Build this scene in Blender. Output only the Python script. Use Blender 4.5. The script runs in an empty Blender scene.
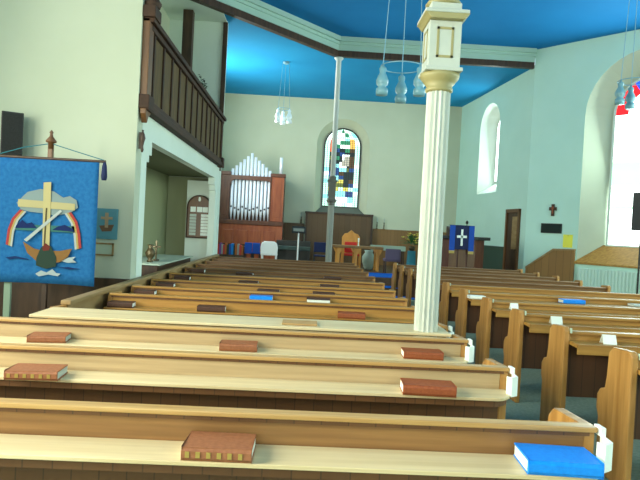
import bpy, bmesh, math, random
from mathutils import Vector, Matrix
from mathutils.geometry import tessellate_polygon
random.seed(7)
SC = bpy.context.scene
COL = SC.collection
rad = math.radians

# ------------------------------------------------------------------ camera, world, lights, exposure
def make_camera():
    y, p, r = rad(1.7), rad(-1.1), rad(3.0)
    fw = Vector((math.sin(y)*math.cos(p), math.cos(y)*math.cos(p), math.sin(p)))
    rt = Vector((math.cos(y), -math.sin(y), 0)); up = rt.cross(fw)
    rt2 = rt*math.cos(r) + up*math.sin(r); up2 = -rt*math.sin(r) + up*math.cos(r)
    cam = bpy.data.objects.new('camera', bpy.data.cameras.new('camera'))
    cam.data.sensor_width = 36.0; cam.data.lens = 36.0*580/640
    cam.data.clip_start = 0.05; cam.data.clip_end = 200
    m = Matrix((rt2, up2, -fw)).transposed().to_4x4(); m.translation = (0, 0, 1.65)
    cam.matrix_world = m
    COL.objects.link(cam); SC.camera = cam
make_camera()

w = bpy.data.worlds.new('World'); SC.world = w; w.use_nodes = True
wn = w.node_tree.nodes; wn['Background'].inputs[0].default_value = (0.75, 0.9, 1.0, 1); wn['Background'].inputs[1].default_value = 1.0

SC.view_settings.view_transform = 'Standard'; SC.view_settings.look = 'None'
SC.view_settings.gamma = 1.0; SC.view_settings.use_curve_mapping = False
SC.view_settings.exposure = 0.15
try:
    SC.cycles.use_denoising = True
    SC.cycles.max_bounces = 10; SC.cycles.diffuse_bounces = 6
    SC.cycles.sample_clamp_indirect = 6.0
except Exception: pass

def window_light(name, loc, facing, sx, sz, power, color):
    l = bpy.data.lights.new(name, 'AREA'); l.shape = 'RECTANGLE'; l.size = sx; l.size_y = sz
    l.energy = power; l.color = color
    o = bpy.data.objects.new(name, l); COL.objects.link(o); o.location = loc
    o.rotation_euler = Vector(facing).to_track_quat('-Z', 'Y').to_euler()
DAY = (0.93, 1.0, 0.90); WARM = (1.0, 0.98, 0.80); COOL = (0.78, 1.0, 0.95)
window_light('daylight_left_rear', (-4.9, 0.4, 3.3), (1, 0, -.2), 1.9, 3.2, 470, WARM)
window_light('daylight_left_near', (-4.9, 4.0, 3.3), (1, -.35, -.25), 1.9, 3.2, 210, WARM)
window_light('daylight_rear_left', (-1.6, -4.9, 3.4), (0, 1, -.15), 2.2, 3.4, 110, WARM)
window_light('daylight_rear_right', (5.6, -4.9, 3.4), (0, 1, -.1), 2.2, 3.4, 150, DAY)
window_light('daylight_right_near', (9.4, 3.0, 3.4), (-1, 0, -.1), 2.2, 3.4, 240, COOL)
window_light('daylight_right_far', (9.4, 8.5, 3.4), (-1, 0, -.1), 2.2, 3.4, 260, COOL)
window_light('daylight_angled_wall', (8.45, 14.05, 3.7), (-.747, -.664, -.15), 1.7, 4.0, 330, COOL)
window_light('daylight_chancel_left', (-3.3, 17.2, 4.4), (1, 0, .1), 1.8, 2.8, 260, DAY)
window_light('fill_under_gallery', (-3.12, 8.7, 1.6), (.35, 1, -.02), .8, .9, 15, DAY)  # added lamp, brightens the end wall under the gallery
bpy.data.lights['fill_under_gallery'].spread = rad(70)
window_light('daylight_chancel_right', (6.2, 18.85, 4.5), (-1, -.1, -.1), .7, 2.6, 60, COOL)

# ------------------------------------------------------------------ materials
def mat(name, col, rough=0.6, metal=0.0, emit=None, estr=0.0, spec=0.5):
    m = bpy.data.materials.new(name); m.use_nodes = True
    b = m.node_tree.nodes['Principled BSDF']
    b.inputs['Base Color'].default_value = (*col, 1); b.inputs['Roughness'].default_value = rough
    b.inputs['Metallic'].default_value = metal
    b.inputs['Specular IOR Level'].default_value = spec
    if emit:
        b.inputs['Emission Color'].default_value = (*emit, 1); b.inputs['Emission Strength'].default_value = estr
    return m

def noise_mat(name, c1, c2, scale=(3, 3, 3), rough=0.6, detail=4, bump=0.0, spec=0.5, lo=0.35, hi=0.65):
    m = mat(name, c1, rough, spec=spec); nt = m.node_tree; b = nt.nodes['Principled BSDF']
    tc = nt.nodes.new('ShaderNodeTexCoord'); mp = nt.nodes.new('ShaderNodeMapping'); mp.inputs['Scale'].default_value = scale
    nz = nt.nodes.new('ShaderNodeTexNoise'); nz.inputs['Scale'].default_value = 1.0; nz.inputs['Detail'].default_value = detail
    cr = nt.nodes.new('ShaderNodeValToRGB')
    cr.color_ramp.elements[0].position = lo; cr.color_ramp.elements[0].color = (*c1, 1)
    cr.color_ramp.elements[1].position = hi; cr.color_ramp.elements[1].color = (*c2, 1)
    nt.links.new(tc.outputs['Object'], mp.inputs['Vector']); nt.links.new(mp.outputs['Vector'], nz.inputs['Vector'])
    nt.links.new(nz.outputs['Fac'], cr.inputs['Fac']); nt.links.new(cr.outputs['Color'], b.inputs['Base Color'])
    if bump:
        bp = nt.nodes.new('ShaderNodeBump'); bp.inputs['Strength'].default_value = bump; bp.inputs['Distance'].default_value = 0.01
        nt.links.new(nz.outputs['Fac'], bp.inputs['Height']); nt.links.new(bp.outputs['Normal'], b.inputs['Normal'])
    return m

def board_mat(name, c1, c2, pitch=0.1, rough=0.5, groove=(0.085, 0.035, 0.009)):
    """boards side by side along X, each a slightly different tone, with grooves between"""
    m = mat(name, c1, rough); nt = m.node_tree; b = nt.nodes['Principled BSDF']; L = nt.links
    tc = nt.nodes.new('ShaderNodeTexCoord'); sp = nt.nodes.new('ShaderNodeSeparateXYZ'); L.new(tc.outputs['Object'], sp.inputs[0])
    dv = nt.nodes.new('ShaderNodeMath'); dv.operation = 'DIVIDE'; dv.inputs[1].default_value = pitch; L.new(sp.outputs['X'], dv.inputs[0])
    fl = nt.nodes.new('ShaderNodeMath'); fl.operation = 'FLOOR'; L.new(dv.outputs[0], fl.inputs[0])
    wn_ = nt.nodes.new('ShaderNodeTexWhiteNoise'); wn_.noise_dimensions = '1D'; L.new(fl.outputs[0], wn_.inputs['W'])
    mp = nt.nodes.new('ShaderNodeMapping'); mp.inputs['Scale'].default_value = (40, 40, 3); L.new(tc.outputs['Object'], mp.inputs[0])
    nz = nt.nodes.new('ShaderNodeTexNoise'); nz.inputs['Scale'].default_value = 1; L.new(mp.outputs[0], nz.inputs['Vector'])
    ad = nt.nodes.new('ShaderNodeMath'); ad.operation = 'MULTIPLY_ADD'; ad.inputs[1].default_value = .5; L.new(wn_.outputs['Value'], ad.inputs[0])
    hf = nt.nodes.new('ShaderNodeMath'); hf.operation = 'MULTIPLY'; hf.inputs[1].default_value = .5; L.new(nz.outputs['Fac'], hf.inputs[0]); L.new(hf.outputs[0], ad.inputs[2])
    mx = nt.nodes.new('ShaderNodeMix'); mx.data_type = 'RGBA'; mx.inputs['A'].default_value = (*c1, 1); mx.inputs['B'].default_value = (*c2, 1)
    L.new(ad.outputs[0], mx.inputs['Factor'])
    fr = nt.nodes.new('ShaderNodeMath'); fr.operation = 'FRACT'; L.new(dv.outputs[0], fr.inputs[0])
    gr = nt.nodes.new('ShaderNodeMath'); gr.operation = 'LESS_THAN'; gr.inputs[1].default_value = .05; L.new(fr.outputs[0], gr.inputs[0])
    m2 = nt.nodes.new('ShaderNodeMix'); m2.data_type = 'RGBA'; m2.inputs['B'].default_value = (*groove, 1)
    L.new(gr.outputs[0], m2.inputs['Factor']); L.new(mx.outputs['Result'], m2.inputs['A']); L.new(m2.outputs['Result'], b.inputs['Base Color'])
    return m

def flat(name, c, rough=.85): return mat(name, c, rough, spec=.2)
M = {}
M['wall_cream'] = noise_mat('cream_plaster', (0.49, 0.53, 0.40), (0.52, 0.56, 0.43), (1.2, 1.2, 1.2), .9, bump=.05, spec=.2)
M['wall_aqua'] = noise_mat('pale_aqua_plaster', (0.53, 0.77, 0.65), (0.56, 0.80, 0.68), (1.2, 1.2, 1.2), .9, bump=.05, spec=.2)
M['wall_sage'] = noise_mat('pale_sage_plaster', (0.57, 0.59, 0.43), (0.60, 0.62, 0.46), (1.2, 1.2, 1.2), .9, bump=.05, spec=.2)
M['wall_white'] = noise_mat('white_plaster', (0.66, 0.74, 0.64), (0.70, 0.78, 0.68), (1.2, 1.2, 1.2), .9, bump=.05, spec=.2)
M['ceiling'] = noise_mat('blue_ceiling_paint', (0.006, 0.18, 0.46), (0.008, 0.20, 0.50), (.8, .8, .8), .85, spec=.2)
M['ceiling2'] = noise_mat('sky_blue_ceiling_paint', (0.015, 0.27, 0.56), (0.018, 0.30, 0.60), (.8, .8, .8), .85, spec=.2)
M['cornice'] = mat('cornice_paint', (0.38, 0.56, 0.48), .7)
M['floor'] = noise_mat('grey_green_carpet', (0.20, 0.27, 0.21), (0.26, 0.33, 0.26), (30, 30, 30), .95, bump=.2, spec=.1)
M['wood_floor'] = noise_mat('brown_floorboards', (0.10, 0.05, 0.018), (0.16, 0.08, 0.03), (4, 30, 4), .6)
M['blue_carpet'] = noise_mat('blue_carpet', (0.005, 0.09, 0.42), (0.008, 0.13, 0.52), (40, 40, 40), .95, spec=.1)
M['oak'] = noise_mat('varnished_oak', (0.42, 0.24, 0.075), (0.56, 0.35, 0.13), (1.2, 30, 30), .38, bump=.05)
M['oak_shelf'] = noise_mat('pale_oak', (0.64, 0.50, 0.27), (0.76, 0.62, 0.36), (1.0, 28, 28), .42, bump=.05)  # same oak as the far shelves, lightened for strong light near by
M['oak_back'] = board_mat('oak_boards', (0.095, 0.038, 0.010), (0.145, 0.062, 0.017), .11, groove=(.06,.025,.007))  # brown deepened with the shade under the book shelves
M['oak_back_shade'] = board_mat('shaded_oak_boards', (0.06, 0.022, 0.007), (0.10, 0.04, 0.012), .11, groove=(.03,.012,.004))  # darker copy of the boards, shade under the right shelves in its colour
M['oak_end'] = noise_mat('oak_end_grain', (0.34, 0.16, 0.035), (0.50, 0.26, 0.07), (18, 18, 1.6), .42, bump=.05)
M['oak_brown'] = noise_mat('brown_oak', (0.20, 0.095, 0.028), (0.29, 0.145, 0.045), (1.2, 30, 30), .5)
M['oak_tan'] = noise_mat('tan_oak', (0.40, 0.28, 0.14), (0.50, 0.36, 0.19), (1.2, 30, 30), .5)
M['oak_far_dim'] = noise_mat('dimmed_far_oak', (0.15, 0.07, 0.016), (0.22, 0.11, 0.03), (1.6, 18, 18), .45, bump=.05)  # same oak darkened for the weaker light on the farthest pews
M['oak_orange'] = noise_mat('orange_varnished_oak', (0.32, 0.155, 0.03), (0.44, 0.235, 0.05), (1.4, 24, 24), .42, bump=.05)  # on far middle pews, oak deepened for weaker light; also right pews, sill
M['oak_dull'] = noise_mat('worn_oak', (0.25, 0.15, 0.05), (0.34, 0.22, 0.09), (12, 3, 12), .5)
M['dark_wood'] = noise_mat('dark_stained_wood', (0.035, 0.016, 0.007), (0.07, 0.033, 0.014), (12, 12, 2), .5)
M['gallery_panel'] = noise_mat('gallery_panel_wood', (0.075, 0.043, 0.009), (0.115, 0.066, 0.015), (3, 14, 3), .75)
M['gallery_rail'] = noise_mat('gallery_rail_wood', (0.030, 0.012, 0.004), (0.055, 0.022, 0.007), (8, 3, 8), .75)
M['gallery_post'] = noise_mat('gallery_post_wood', (0.11, 0.045, 0.014), (0.16, 0.07, 0.02), (14, 14, 2), .45)
M['panel_wood'] = board_mat('panelling_boards', (0.21, 0.10, 0.025), (0.30, 0.15, 0.042), .13, groove=(.14,.065,.018))
M['reredos'] = board_mat('reredos_boards', (0.085, 0.045, 0.016), (0.13, 0.07, 0.025), .2)
M['red_wood'] = noise_mat('mahogany', (0.24, 0.05, 0.018), (0.34, 0.085, 0.028), (10, 10, 1.5), .4)
M['organ_dark'] = noise_mat('dark_organ_wood', (0.085, 0.028, 0.014), (0.13, 0.042, 0.02), (10, 10, 2), .45)
M['orange_wood'] = noise_mat('orange_oak', (0.55, 0.22, 0.03), (0.70, 0.32, 0.05), (12, 12, 2), .4)
M['pipe'] = mat('organ_pipe_metal', (0.86, 0.88, 0.96), .4, .15)
M['pipe_dark'] = mat('pipe_mouth', (0.03, 0.03, 0.05), .6)
M['black'] = mat('black_plastic', (0.012, 0.014, 0.012), .5)
M['grille'] = noise_mat('black_speaker_cloth', (0.008, 0.009, 0.008), (0.02, 0.022, 0.02), (200, 200, 200), .9)
M['gold'] = mat('gilt_paint', (0.42, 0.30, 0.07), .45, .2)
M['col_paint'] = noise_mat('cream_column_paint', (0.48, 0.52, 0.45), (0.54, 0.58, 0.50), (4, 4, 4), .45)
M['col_gilt'] = mat('faded_gilt_paint', (.34, .30, .13), .5)
M['col_pale'] = mat('pale_grey_paint', (.62, .66, .62), .5)
M['col_grey'] = mat('grey_paint', (.30, .31, .26), .5)
M['col_box'] = mat('dark_grey_paint', (.13, .125, .10), .5)
M['metal'] = mat('chrome', (0.75, 0.78, 0.8), .25, .9)
M['rod'] = mat('pendant_rod', (0.22, 0.42, 0.52), .5, .2)
M['shade'] = mat('opal_glass_shade', (0.20, 0.40, 0.46), .3)
M['shade_clear'] = mat('pale_glass_shade', (0.85, 0.92, 0.92), .2, emit=(.8, .95, .95), estr=.12)
M['white_card'] = mat('white_card', (0.86, 0.92, 0.84), .7)
M['white_plastic'] = mat('white_plastic', (0.85, 0.87, 0.86), .4)
M['page'] = noise_mat('book_pages', (0.80, 0.84, 0.74), (0.90, 0.92, 0.84), (2, 2, 200), .8)
M['page_grey'] = noise_mat('grey_book_pages', (0.42, 0.48, 0.42), (0.52, 0.58, 0.50), (2, 2, 200), .8)  # pages greyed as shade on left books' ends; also grey cards, candles
M['cover_brown'] = noise_mat('brown_book_cloth', (0.27, 0.095, 0.035), (0.34, 0.125, 0.05), (60, 60, 60), .6)
M['cover_red'] = noise_mat('russet_book_cloth', (0.26, 0.06, 0.015), (0.33, 0.085, 0.022), (60, 60, 60), .6)
M['cover_dark'] = noise_mat('dark_brown_book_cloth', (0.06, 0.022, 0.010), (0.09, 0.035, 0.015), (60, 60, 60), .6)
M['cover_tan'] = mat('tan_card', (.45, .27, .10), .7)
M['cover_blue'] = noise_mat('bright_blue_book_cloth', (0.004, 0.24, 0.85), (0.006, 0.29, 0.92), (60, 60, 60), .4)
M['blue_cloth'] = noise_mat('blue_banner_cloth', (0.013, 0.105, 0.28), (0.020, 0.135, 0.33), (25, 25, 25), .9, spec=.15)
M['royal'] = mat('royal_blue_cloth', (0.008, 0.07, 0.40), .85)
M['navy'] = mat('navy_cloth', (0.008, 0.016, 0.07), .85)
M['radiator'] = mat('radiator_enamel', (0.55, 0.72, 0.62), .4)
M['leaf'] = mat('leaf_green', (0.04, 0.13, 0.03), .6)
M['leaf_dark'] = mat('dark_leaf_green', (0.02, 0.05, 0.02), .6)
M['yellow'] = mat('yellow_petals', (0.75, 0.65, 0.08), .6)
M['pot'] = mat('terracotta', (0.25, 0.10, 0.05), .8)
M['red_cushion'] = mat('red_upholstery', (0.60, 0.03, 0.02), .8)
M['purple'] = mat('mauve_upholstery', (0.12, 0.09, 0.14), .85)
M['brass'] = mat('dark_brass', (0.07, 0.05, 0.02), .45, .5)
M['teal'] = mat('teal_cloth', (0.02, 0.16, 0.20), .85)
GLASS_WHITE = mat('bright_window_glass', (0.9, 1, .95), .3, emit=(0.92, 1.0, 0.97), estr=2.6)
GLASS_GREEN = mat('green_tinted_glass', (0.6, .9, .7), .3, emit=(0.55, 1.0, 0.66), estr=1.0)

# ------------------------------------------------------------------ mesh helpers
class MB:
    def __init__(s): s.v = []; s.f = []; s.m = []; s.mi = 0
    def add(s, vs, fs):
        n = len(s.v); s.v += [tuple(a) for a in vs]; s.f += [tuple(i+n for i in f) for f in fs]; s.m += [s.mi]*len(fs); return s
    def box(s, x0, x1, y0, y1, z0, z1):
        return s.add([(x0,y0,z0),(x1,y0,z0),(x1,y1,z0),(x0,y1,z0),(x0,y0,z1),(x1,y0,z1),(x1,y1,z1),(x0,y1,z1)],
              [(3,2,1,0),(4,5,6,7),(0,1,5,4),(1,2,6,5),(2,3,7,6),(3,0,4,7)])
    def prism(s, pts, axis, a, b):
        """closed polygon pts (2D) pushed along axis from a to b; pts are (y,z) for x, (x,z) for y, (x,y) for z"""
        def P(p, t): return {'x': (t, p[0], p[1]), 'y': (p[0], t, p[1]), 'z': (p[0], p[1], t)}[axis]
        n = len(pts); vs = [P(p, a) for p in pts] + [P(p, b) for p in pts]
        tris = tessellate_polygon([[Vector((p[0], p[1], 0)) for p in pts]])
        fs = [tuple(t) for t in tris] + [tuple(i+n for i in reversed(t)) for t in tris]
        fs += [(i, (i+1) % n, n+(i+1) % n, n+i) for i in range(n)]
        return s.add(vs, fs)
    def tube(s, p0, p1, r0, r1=None, n=10):
        r1 = r0 if r1 is None else r1
        p0, p1 = Vector(p0), Vector(p1); d = (p1-p0).normalized()
        a = d.orthogonal().normalized(); b = d.cross(a); vs = []
        for p, r in ((p0, r0), (p1, r1)):
            vs += [p + (a*math.cos(2*math.pi*k/n) + b*math.sin(2*math.pi*k/n))*r for k in range(n)]
        fs = [(k, (k+1) % n, n+(k+1) % n, n+k) for k in range(n)] + [tuple(range(n-1, -1, -1)), tuple(range(n, 2*n))]
        return s.add(vs, fs)
    def path(s, pts, r, n=6):
        for a, b in zip(pts, pts[1:]): s.tube(a, b, r, r, n)
        return s
    def lathe(s, prof, c=(0, 0, 0), n=20, flute=0, depth=0.0):
        """prof: (r,z) bottom to top about the vertical through c"""
        vs = []; k = len(prof)
        for r, z in prof:
            for j in range(n):
                q = r - (depth if flute and (j % 2) else 0)
                t = 2*math.pi*j/n; vs.append((c[0]+q*math.cos(t), c[1]+q*math.sin(t), c[2]+z))
        fs = [(i*n+j, i*n+(j+1) % n, (i+1)*n+(j+1) % n, (i+1)*n+j) for i in range(k-1) for j in range(n)]
        fs += [tuple(range(n-1, -1, -1)), tuple(range((k-1)*n, k*n))]
        return s.add(vs, fs)
    def blob(s, c, rx, ry, rz, n=10, k=6):
        vs = []; fs = []
        for i in range(k+1):
            a = -math.pi/2 + math.pi*i/k
            for j in range(n):
                t = 2*math.pi*j/n; vs.append((c[0]+rx*math.cos(a)*math.cos(t), c[1]+ry*math.cos(a)*math.sin(t), c[2]+rz*math.sin(a)))
        for i in range(k):
            for j in range(n): fs.append((i*n+j, i*n+(j+1) % n, (i+1)*n+(j+1) % n, (i+1)*n+j))
        return s.add(vs, fs)
    def leaf(s, p, d, L, wd, droop=.3):
        p = Vector(p); d = Vector(d).normalized(); side = d.cross(Vector((0, 0, 1)))
        side = side.normalized() if side.length > 1e-3 else Vector((1, 0, 0))
        q = p + d*L*.5; e = p + d*L + Vector((0, 0, -droop*L))
        return s.add([p, q+side*wd, e, q-side*wd, q+Vector((0, 0, wd*.4))], [(0,1,4),(1,2,4),(2,3,4),(3,0,4)])
    def build(s, name, mats, parent=None, smooth=False, bevel=0.0, loc=None):
        me = bpy.data.meshes.new(name); me.from_pydata(s.v, [], s.f)
        mats = mats if isinstance(mats, (list, tuple)) else [mats]
        for m in mats: me.materials.append(m)
        bm = bmesh.new(); bm.from_mesh(me)
        for f, i in zip(bm.faces, s.m): f.material_index = i
        bmesh.ops.remove_doubles(bm, verts=bm.verts, dist=1e-5)
        bmesh.ops.recalc_face_normals(bm, faces=bm.faces); bm.to_mesh(me); bm.free()
        if smooth:
            for p in me.polygons: p.use_smooth = True
        o = bpy.data.objects.new(name, me); COL.objects.link(o)
        if parent is not None: o.parent = parent
        if loc is not None: o.location = loc
        if bevel:
            b = o.modifiers.new('edge', 'BEVEL'); b.width = bevel; b.segments = 2; b.limit_method = 'ANGLE'; b.angle_limit = rad(40)
        return o

def tag(o, label, cat, group=None, kind=None):
    o['label'] = label; o['category'] = cat
    if group: o['group'] = group
    if kind: o['kind'] = kind
    return o
def thing(name, label, cat, loc=(0, 0, 0), rz=0.0, group=None):
    o = bpy.data.objects.new(name, None); COL.objects.link(o); o.location = loc; o.rotation_euler = (0, 0, rz)
    o.empty_display_size = .1
    return tag(o, label, cat, group)
def struct(o, label=None, cat=None):
    o['kind'] = 'structure'
    if label: o['label'] = label
    if cat: o['category'] = cat
    return o
def copy_tree(o, parent=None):
    c = o.copy(); COL.objects.link(c)
    if parent is not None: c.parent = parent
    for ch in o.children: copy_tree(ch, c)
    return c

def arch(cx, hw, zb, zs, n=18):
    """outline of a round-headed opening"""
    p = [(cx-hw, zb), (cx+hw, zb)]
    p += [(cx+hw*math.cos(math.pi*k/n), zs+hw*math.sin(math.pi*k/n)) for k in range(n+1)]
    return p
def wall(name, p0, d, nrm, length, z0, z1, thick, openings, mats, label):
    """wall from p0 along d; front face towards the room, nrm points out of the room; openings are splayed round-headed recesses"""
    p0, d, nrm = Vector((*p0, 0)), Vector((*d, 0)).normalized(), Vector((*nrm, 0)).normalized()
    def C(s, off, z): return p0 + d*s + nrm*off + Vector((0, 0, z))
    b = MB(); outer = [(0, z0), (length, z0), (length, z1), (0, z1)]
    def face(off, holes):
        loops = [outer] + holes; flatp = [p for l in loops for p in l]
        tris = tessellate_polygon([[Vector((p[0], p[1], 0)) for p in l] for l in loops])
        b.add([C(p[0], off, p[1]) for p in flatp], tris)
    fo = [arch(o['c'], o['hw'], o['zb'], o['zs']) for o in openings]
    fi = [arch(o['c'], o['hwi'], o['zbi'], o['zs']) for o in openings]
    face(0, fo); face(thick, fi)
    b.add([C(p[0], 0, p[1]) for p in outer] + [C(p[0], thick, p[1]) for p in outer], [(i, (i+1) % 4, 4+(i+1) % 4, 4+i) for i in range(4)])
    for a, c in zip(fo, fi):
        n = len(a); b.mi = 1
        b.add([C(p[0], 0, p[1]) for p in a] + [C(p[0], thick, p[1]) for p in c], [(i, (i+1) % n, n+(i+1) % n, n+i) for i in range(n)])
        b.mi = 0
    return struct(b.build(name, mats), label, 'wall'), C

# ------------------------------------------------------------------ the setting
LX = lambda x: 16 + 1.05*(x-.7)
b = MB(); b.prism([(-5, -5), (9.5, -5), (9.5, 12.3), (6.18, 16), (5.66, 21.5), (-3.4, 21.5), (-3.4, 13.9), (-5, 13.9)], 'z', -.1, 0)
struct(b.build('floor', M['floor']), 'grey green carpeted church floor', 'floor')
# chancel platform and its blue carpeted steps
b = MB(); b.box(-3.35, 5.6, 15.6, 21.45, 0.0, .42)
struct(b.build('floor_chancel', M['wood_floor']), 'raised wooden chancel floor', 'floor')
b = MB(); b.box(0.2, 5.6, 15.0, 15.6, 0.0, .2)
st = struct(b.build('floor_step', M['wood_floor']), 'low step up to the chancel', 'step')
b = MB(); b.box(0.8, 3.2, 14.4, 14.98, 0.0, .012); b.box(0.8, 3.2, 15.04, 15.58, .2, .212); b.box(0.8, 2.9, 15.66, 17.2, .42, .432)
tag(b.build('carpet_runner', M['blue_carpet']), 'blue carpet running up the chancel steps from the aisle', 'carpet')

wl = [dict(c=5.4, hw=1.2, zb=1.4, zs=4.3, hwi=.95, zbi=1.7), dict(c=9.0, hw=1.2, zb=1.4, zs=4.3, hwi=.95, zbi=1.7)]
OW = [M['wall_cream'], M['wall_cream']]
_, CL = wall('wall_left', (-5, -5), (0, 1), (-1, 0), 12.1, 0, 6.92, .4, wl, OW, 'cream plaster wall left of the pews')
_, CR = wall('wall_right', (9.5, -5), (0, 1), (1, 0), 17.3, 0, 6.92, .4,
     [dict(c=8.0, hw=1.3, zb=1.2, zs=4.4, hwi=1.05, zbi=1.5), dict(c=13.5, hw=1.3, zb=1.2, zs=4.4, hwi=1.05, zbi=1.5)], [M['wall_aqua']]*2, 'pale wall right of the pews')
_, CB = wall('wall_rear', (-5, -5), (1, 0), (0, -1), 14.5, 0, 6.92, .4,
     [dict(c=3.4, hw=1.3, zb=1.4, zs=4.4, hwi=1.05, zbi=1.7), dict(c=10.6, hw=1.3, zb=1.4, zs=4.4, hwi=1.05, zbi=1.7)], OW, 'cream wall behind the pews')
DA = Vector((1.76, -1.98, 0)).normalized(); NA = Vector((-DA.y, DA.x, 0))
_, CA = wall('wall_right_angled', (6.18, 16), (DA.x, DA.y), (NA.x, NA.y), 4.98, 0, 6.92, .5,
     [dict(c=2.96, hw=1.5, zb=1.12, zs=4.95, hwi=.95, zbi=1.58)], [M['wall_aqua'], M['wall_cream']], 'pale aqua angled wall with the tall window')
_, CC = wall('wall_chancel_right', (6.18, 16), (-.52, 5.5), (1, .0945), 5.525, 0, 6.5, .5,
     [dict(c=2.87, hw=.78, zb=3.1, zs=5.25, hwi=.42, zbi=3.5)], [M['wall_aqua'], M['wall_white']], 'pale aqua side wall of the chancel with an arched niche')
_, CK = wall('wall_back', (-3.4, 21.5), (1, 0), (0, 1), 9.3, 0, 6.5, .45,
     [dict(c=4.72, hw=.98, zb=2.22, zs=4.78, hwi=.70, zbi=2.5)], [M['wall_sage'], M['wall_sage']], 'sage plaster end wall with the stained glass window')
_, CLC = wall('wall_chancel_left', (-3.4, 13.9), (0, 1), (-1, 0), 7.6, 0, 6.5, .4,
     [dict(c=3.3, hw=1.0, zb=2.4, zs=4.9, hwi=.8, zbi=2.6)], [M['wall_sage'], M['wall_sage']], 'side wall of the chancel behind the organ')
b = MB(); b.box(-5, -2.07, 7.1, 7.3, 0, 6.92)
struct(b.build('wall_front_left', M['wall_cream']), 'tall cream wall beside the gallery, behind the blue banner', 'wall')
b = MB(); b.box(-3.6, -3.4, 7.3, 13.9, 0, 6.92)
struct(b.build('wall_gallery_side', M['wall_sage']), 'sage wall behind the gallery', 'wall')
_, CU = wall('wall_gallery_lower', (-3.25, 7.3), (0, 1), (-1, 0), 6.6, 0, 2.72, .15, [dict(c=1.4, hw=.5, zb=1.1, zs=1.85, hwi=.45, zbi=1.15)], [flat('olive_wall_shade', (.27, .29, .16))]*2, 'wall behind the sideboard under the gallery, shade painted in as olive')  # unseen window opening added for light; wall colour darkened as shade
OLIVE_SHADE = flat('olive_end_shade', (.30, .32, .19))
b = MB(); b.box(-3.25, -2.2, 13.87, 13.9, 0, 2.71)  # thin sheet over the end wall, coloured as the shade there
struct(b.build('wall_gallery_recess', OLIVE_SHADE), 'end wall under the gallery, shade painted in as olive', 'wall')
b = MB(); b.box(-2.74, -2.2, 13.58, 13.86, 0, 2.62)
struct(b.build('wall_gallery_block', M['wall_white']), 'white wall block carrying the honours board', 'wall')
b = MB(); b.prism([(-3.4, LX(-3.4)+.2), (-2.06, LX(-2.06)+.2), (-2.06, 13.9), (-3.4, 13.9)], 'z', 6.41, 6.44)
struct(b.build('ceiling_gallery', M['wall_white']), 'pale soffit over the end of the gallery', 'ceiling')
b = MB(); b.box(-3.4, -2.05, 13.9, 14.1, 0, 6.92)
struct(b.build('wall_gallery_end', M['wall_white']), 'pale end wall of the gallery', 'wall')
# arcade under the gallery: pier, stepped bracket corners, fascia
y0, y1, zt = 7.3, 13.9, 2.86
b = MB(); b.prism([(7.3, 0), (7.55, 0), (7.55, 2.40), (7.66, 2.40), (7.66, 2.50), (7.78, 2.50), (7.78, 2.68), (13.2, 2.68), (13.2, 2.52), (13.32, 2.52), (13.32, 2.40), (13.42, 2.40), (13.42, 0), (13.9, 0), (13.9, 3.0), (7.3, 3.0)], 'x', -2.2, -2.06)
struct(b.build('wall_gallery_arch', M['wall_white']), 'white opening with stepped corners under the gallery', 'wall')
b = MB(); b.box(-3.4, -2.2, 7.3, 13.9, 2.72, 2.86)
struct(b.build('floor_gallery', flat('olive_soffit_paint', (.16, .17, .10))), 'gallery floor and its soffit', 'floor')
# ceilings
b = MB(); b.prism([(-5, -5), (9.5, -5), (9.5, 12.3), (6.18, 16), (.7, 16), (-2.1, LX(-2.1)), (-3.4, LX(-3.4)), (-5, LX(-3.4))], 'z', 6.92, 7.0)
struct(b.build('ceiling', M['ceiling']), 'deep blue ceiling over the pews', 'ceiling')
b = MB(); b.prism([(-3.4, LX(-3.4)+.2), (-2.1, LX(-2.1)+.2), (.7, 16.2), (6.16, 16.2), (5.66, 21.5), (-3.4, 21.5)], 'z', 6.45, 6.55)
struct(b.build('ceiling_chancel', M['ceiling2']), 'lighter blue ceiling over the chancel', 'ceiling')
def strip(b, pts, t, z0, z1, off=0):
    """upright band following the polyline pts, thickness t away from the viewer"""
    for (xa, ya), (xb, yb) in zip(pts, pts[1:]):
        d = Vector((xb-xa, yb-ya, 0)).normalized(); n = Vector((-d.y, d.x, 0))
        e = d*(t*.35)
        q = [Vector((xa, ya, 0))+n*off-e*0, Vector((xb, yb, 0))+n*off, Vector((xb, yb, 0))+n*(off+t)+e, Vector((xa, ya, 0))+n*(off+t)-e]
        b.prism([(v.x, v.y) for v in q], 'z', z0, z1)
line = [(-3.38, LX(-3.38)), (.7, 16), (6.16, 16)]
b = MB(); strip(b, line, .14, 6.41, 6.57)
struct(b.build('trim_beam', M['dark_wood']), 'dark beam across the mouth of the chancel', 'beam')
b = MB(); strip(b, line, .28, 6.57, 6.72, -.02); strip(b, line, .32, 6.72, 6.80, -.06); strip(b, line, .38, 6.80, 6.92, -.12)
struct(b.build('trim_cornice', M['cornice']), 'moulded pale cornice above the dark beam', 'cornice')
# dado and wainscot
b = MB(); b.box(-4.98, -2.075, 7.05, 7.1, 0, .86); b.box(-4.98, -2.075, 7.03, 7.1, .86, .92)
struct(b.build('trim_wainscot', M['dark_wood']), 'dark wainscot below the cream wall', 'wainscot')
def dado(name, x0, x1, y, z1, m, label, cap=.05):
    b = MB(); b.box(x0, x1, y-.05, y, .42, z1-cap); b.box(x0-.0, x1, y-.08, y, z1-cap, z1)
    return struct(b.build(name, m), label, 'panelling')
dado('trim_dado_left', -.72, .02, 21.5, 1.82, M['reredos'], 'dark panelling left of the reredos')
dado('trim_dado_right', 2.58, 5.6, 21.5, 1.76, M['panel_wood'], 'orange brown panelling right of the reredos')
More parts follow.
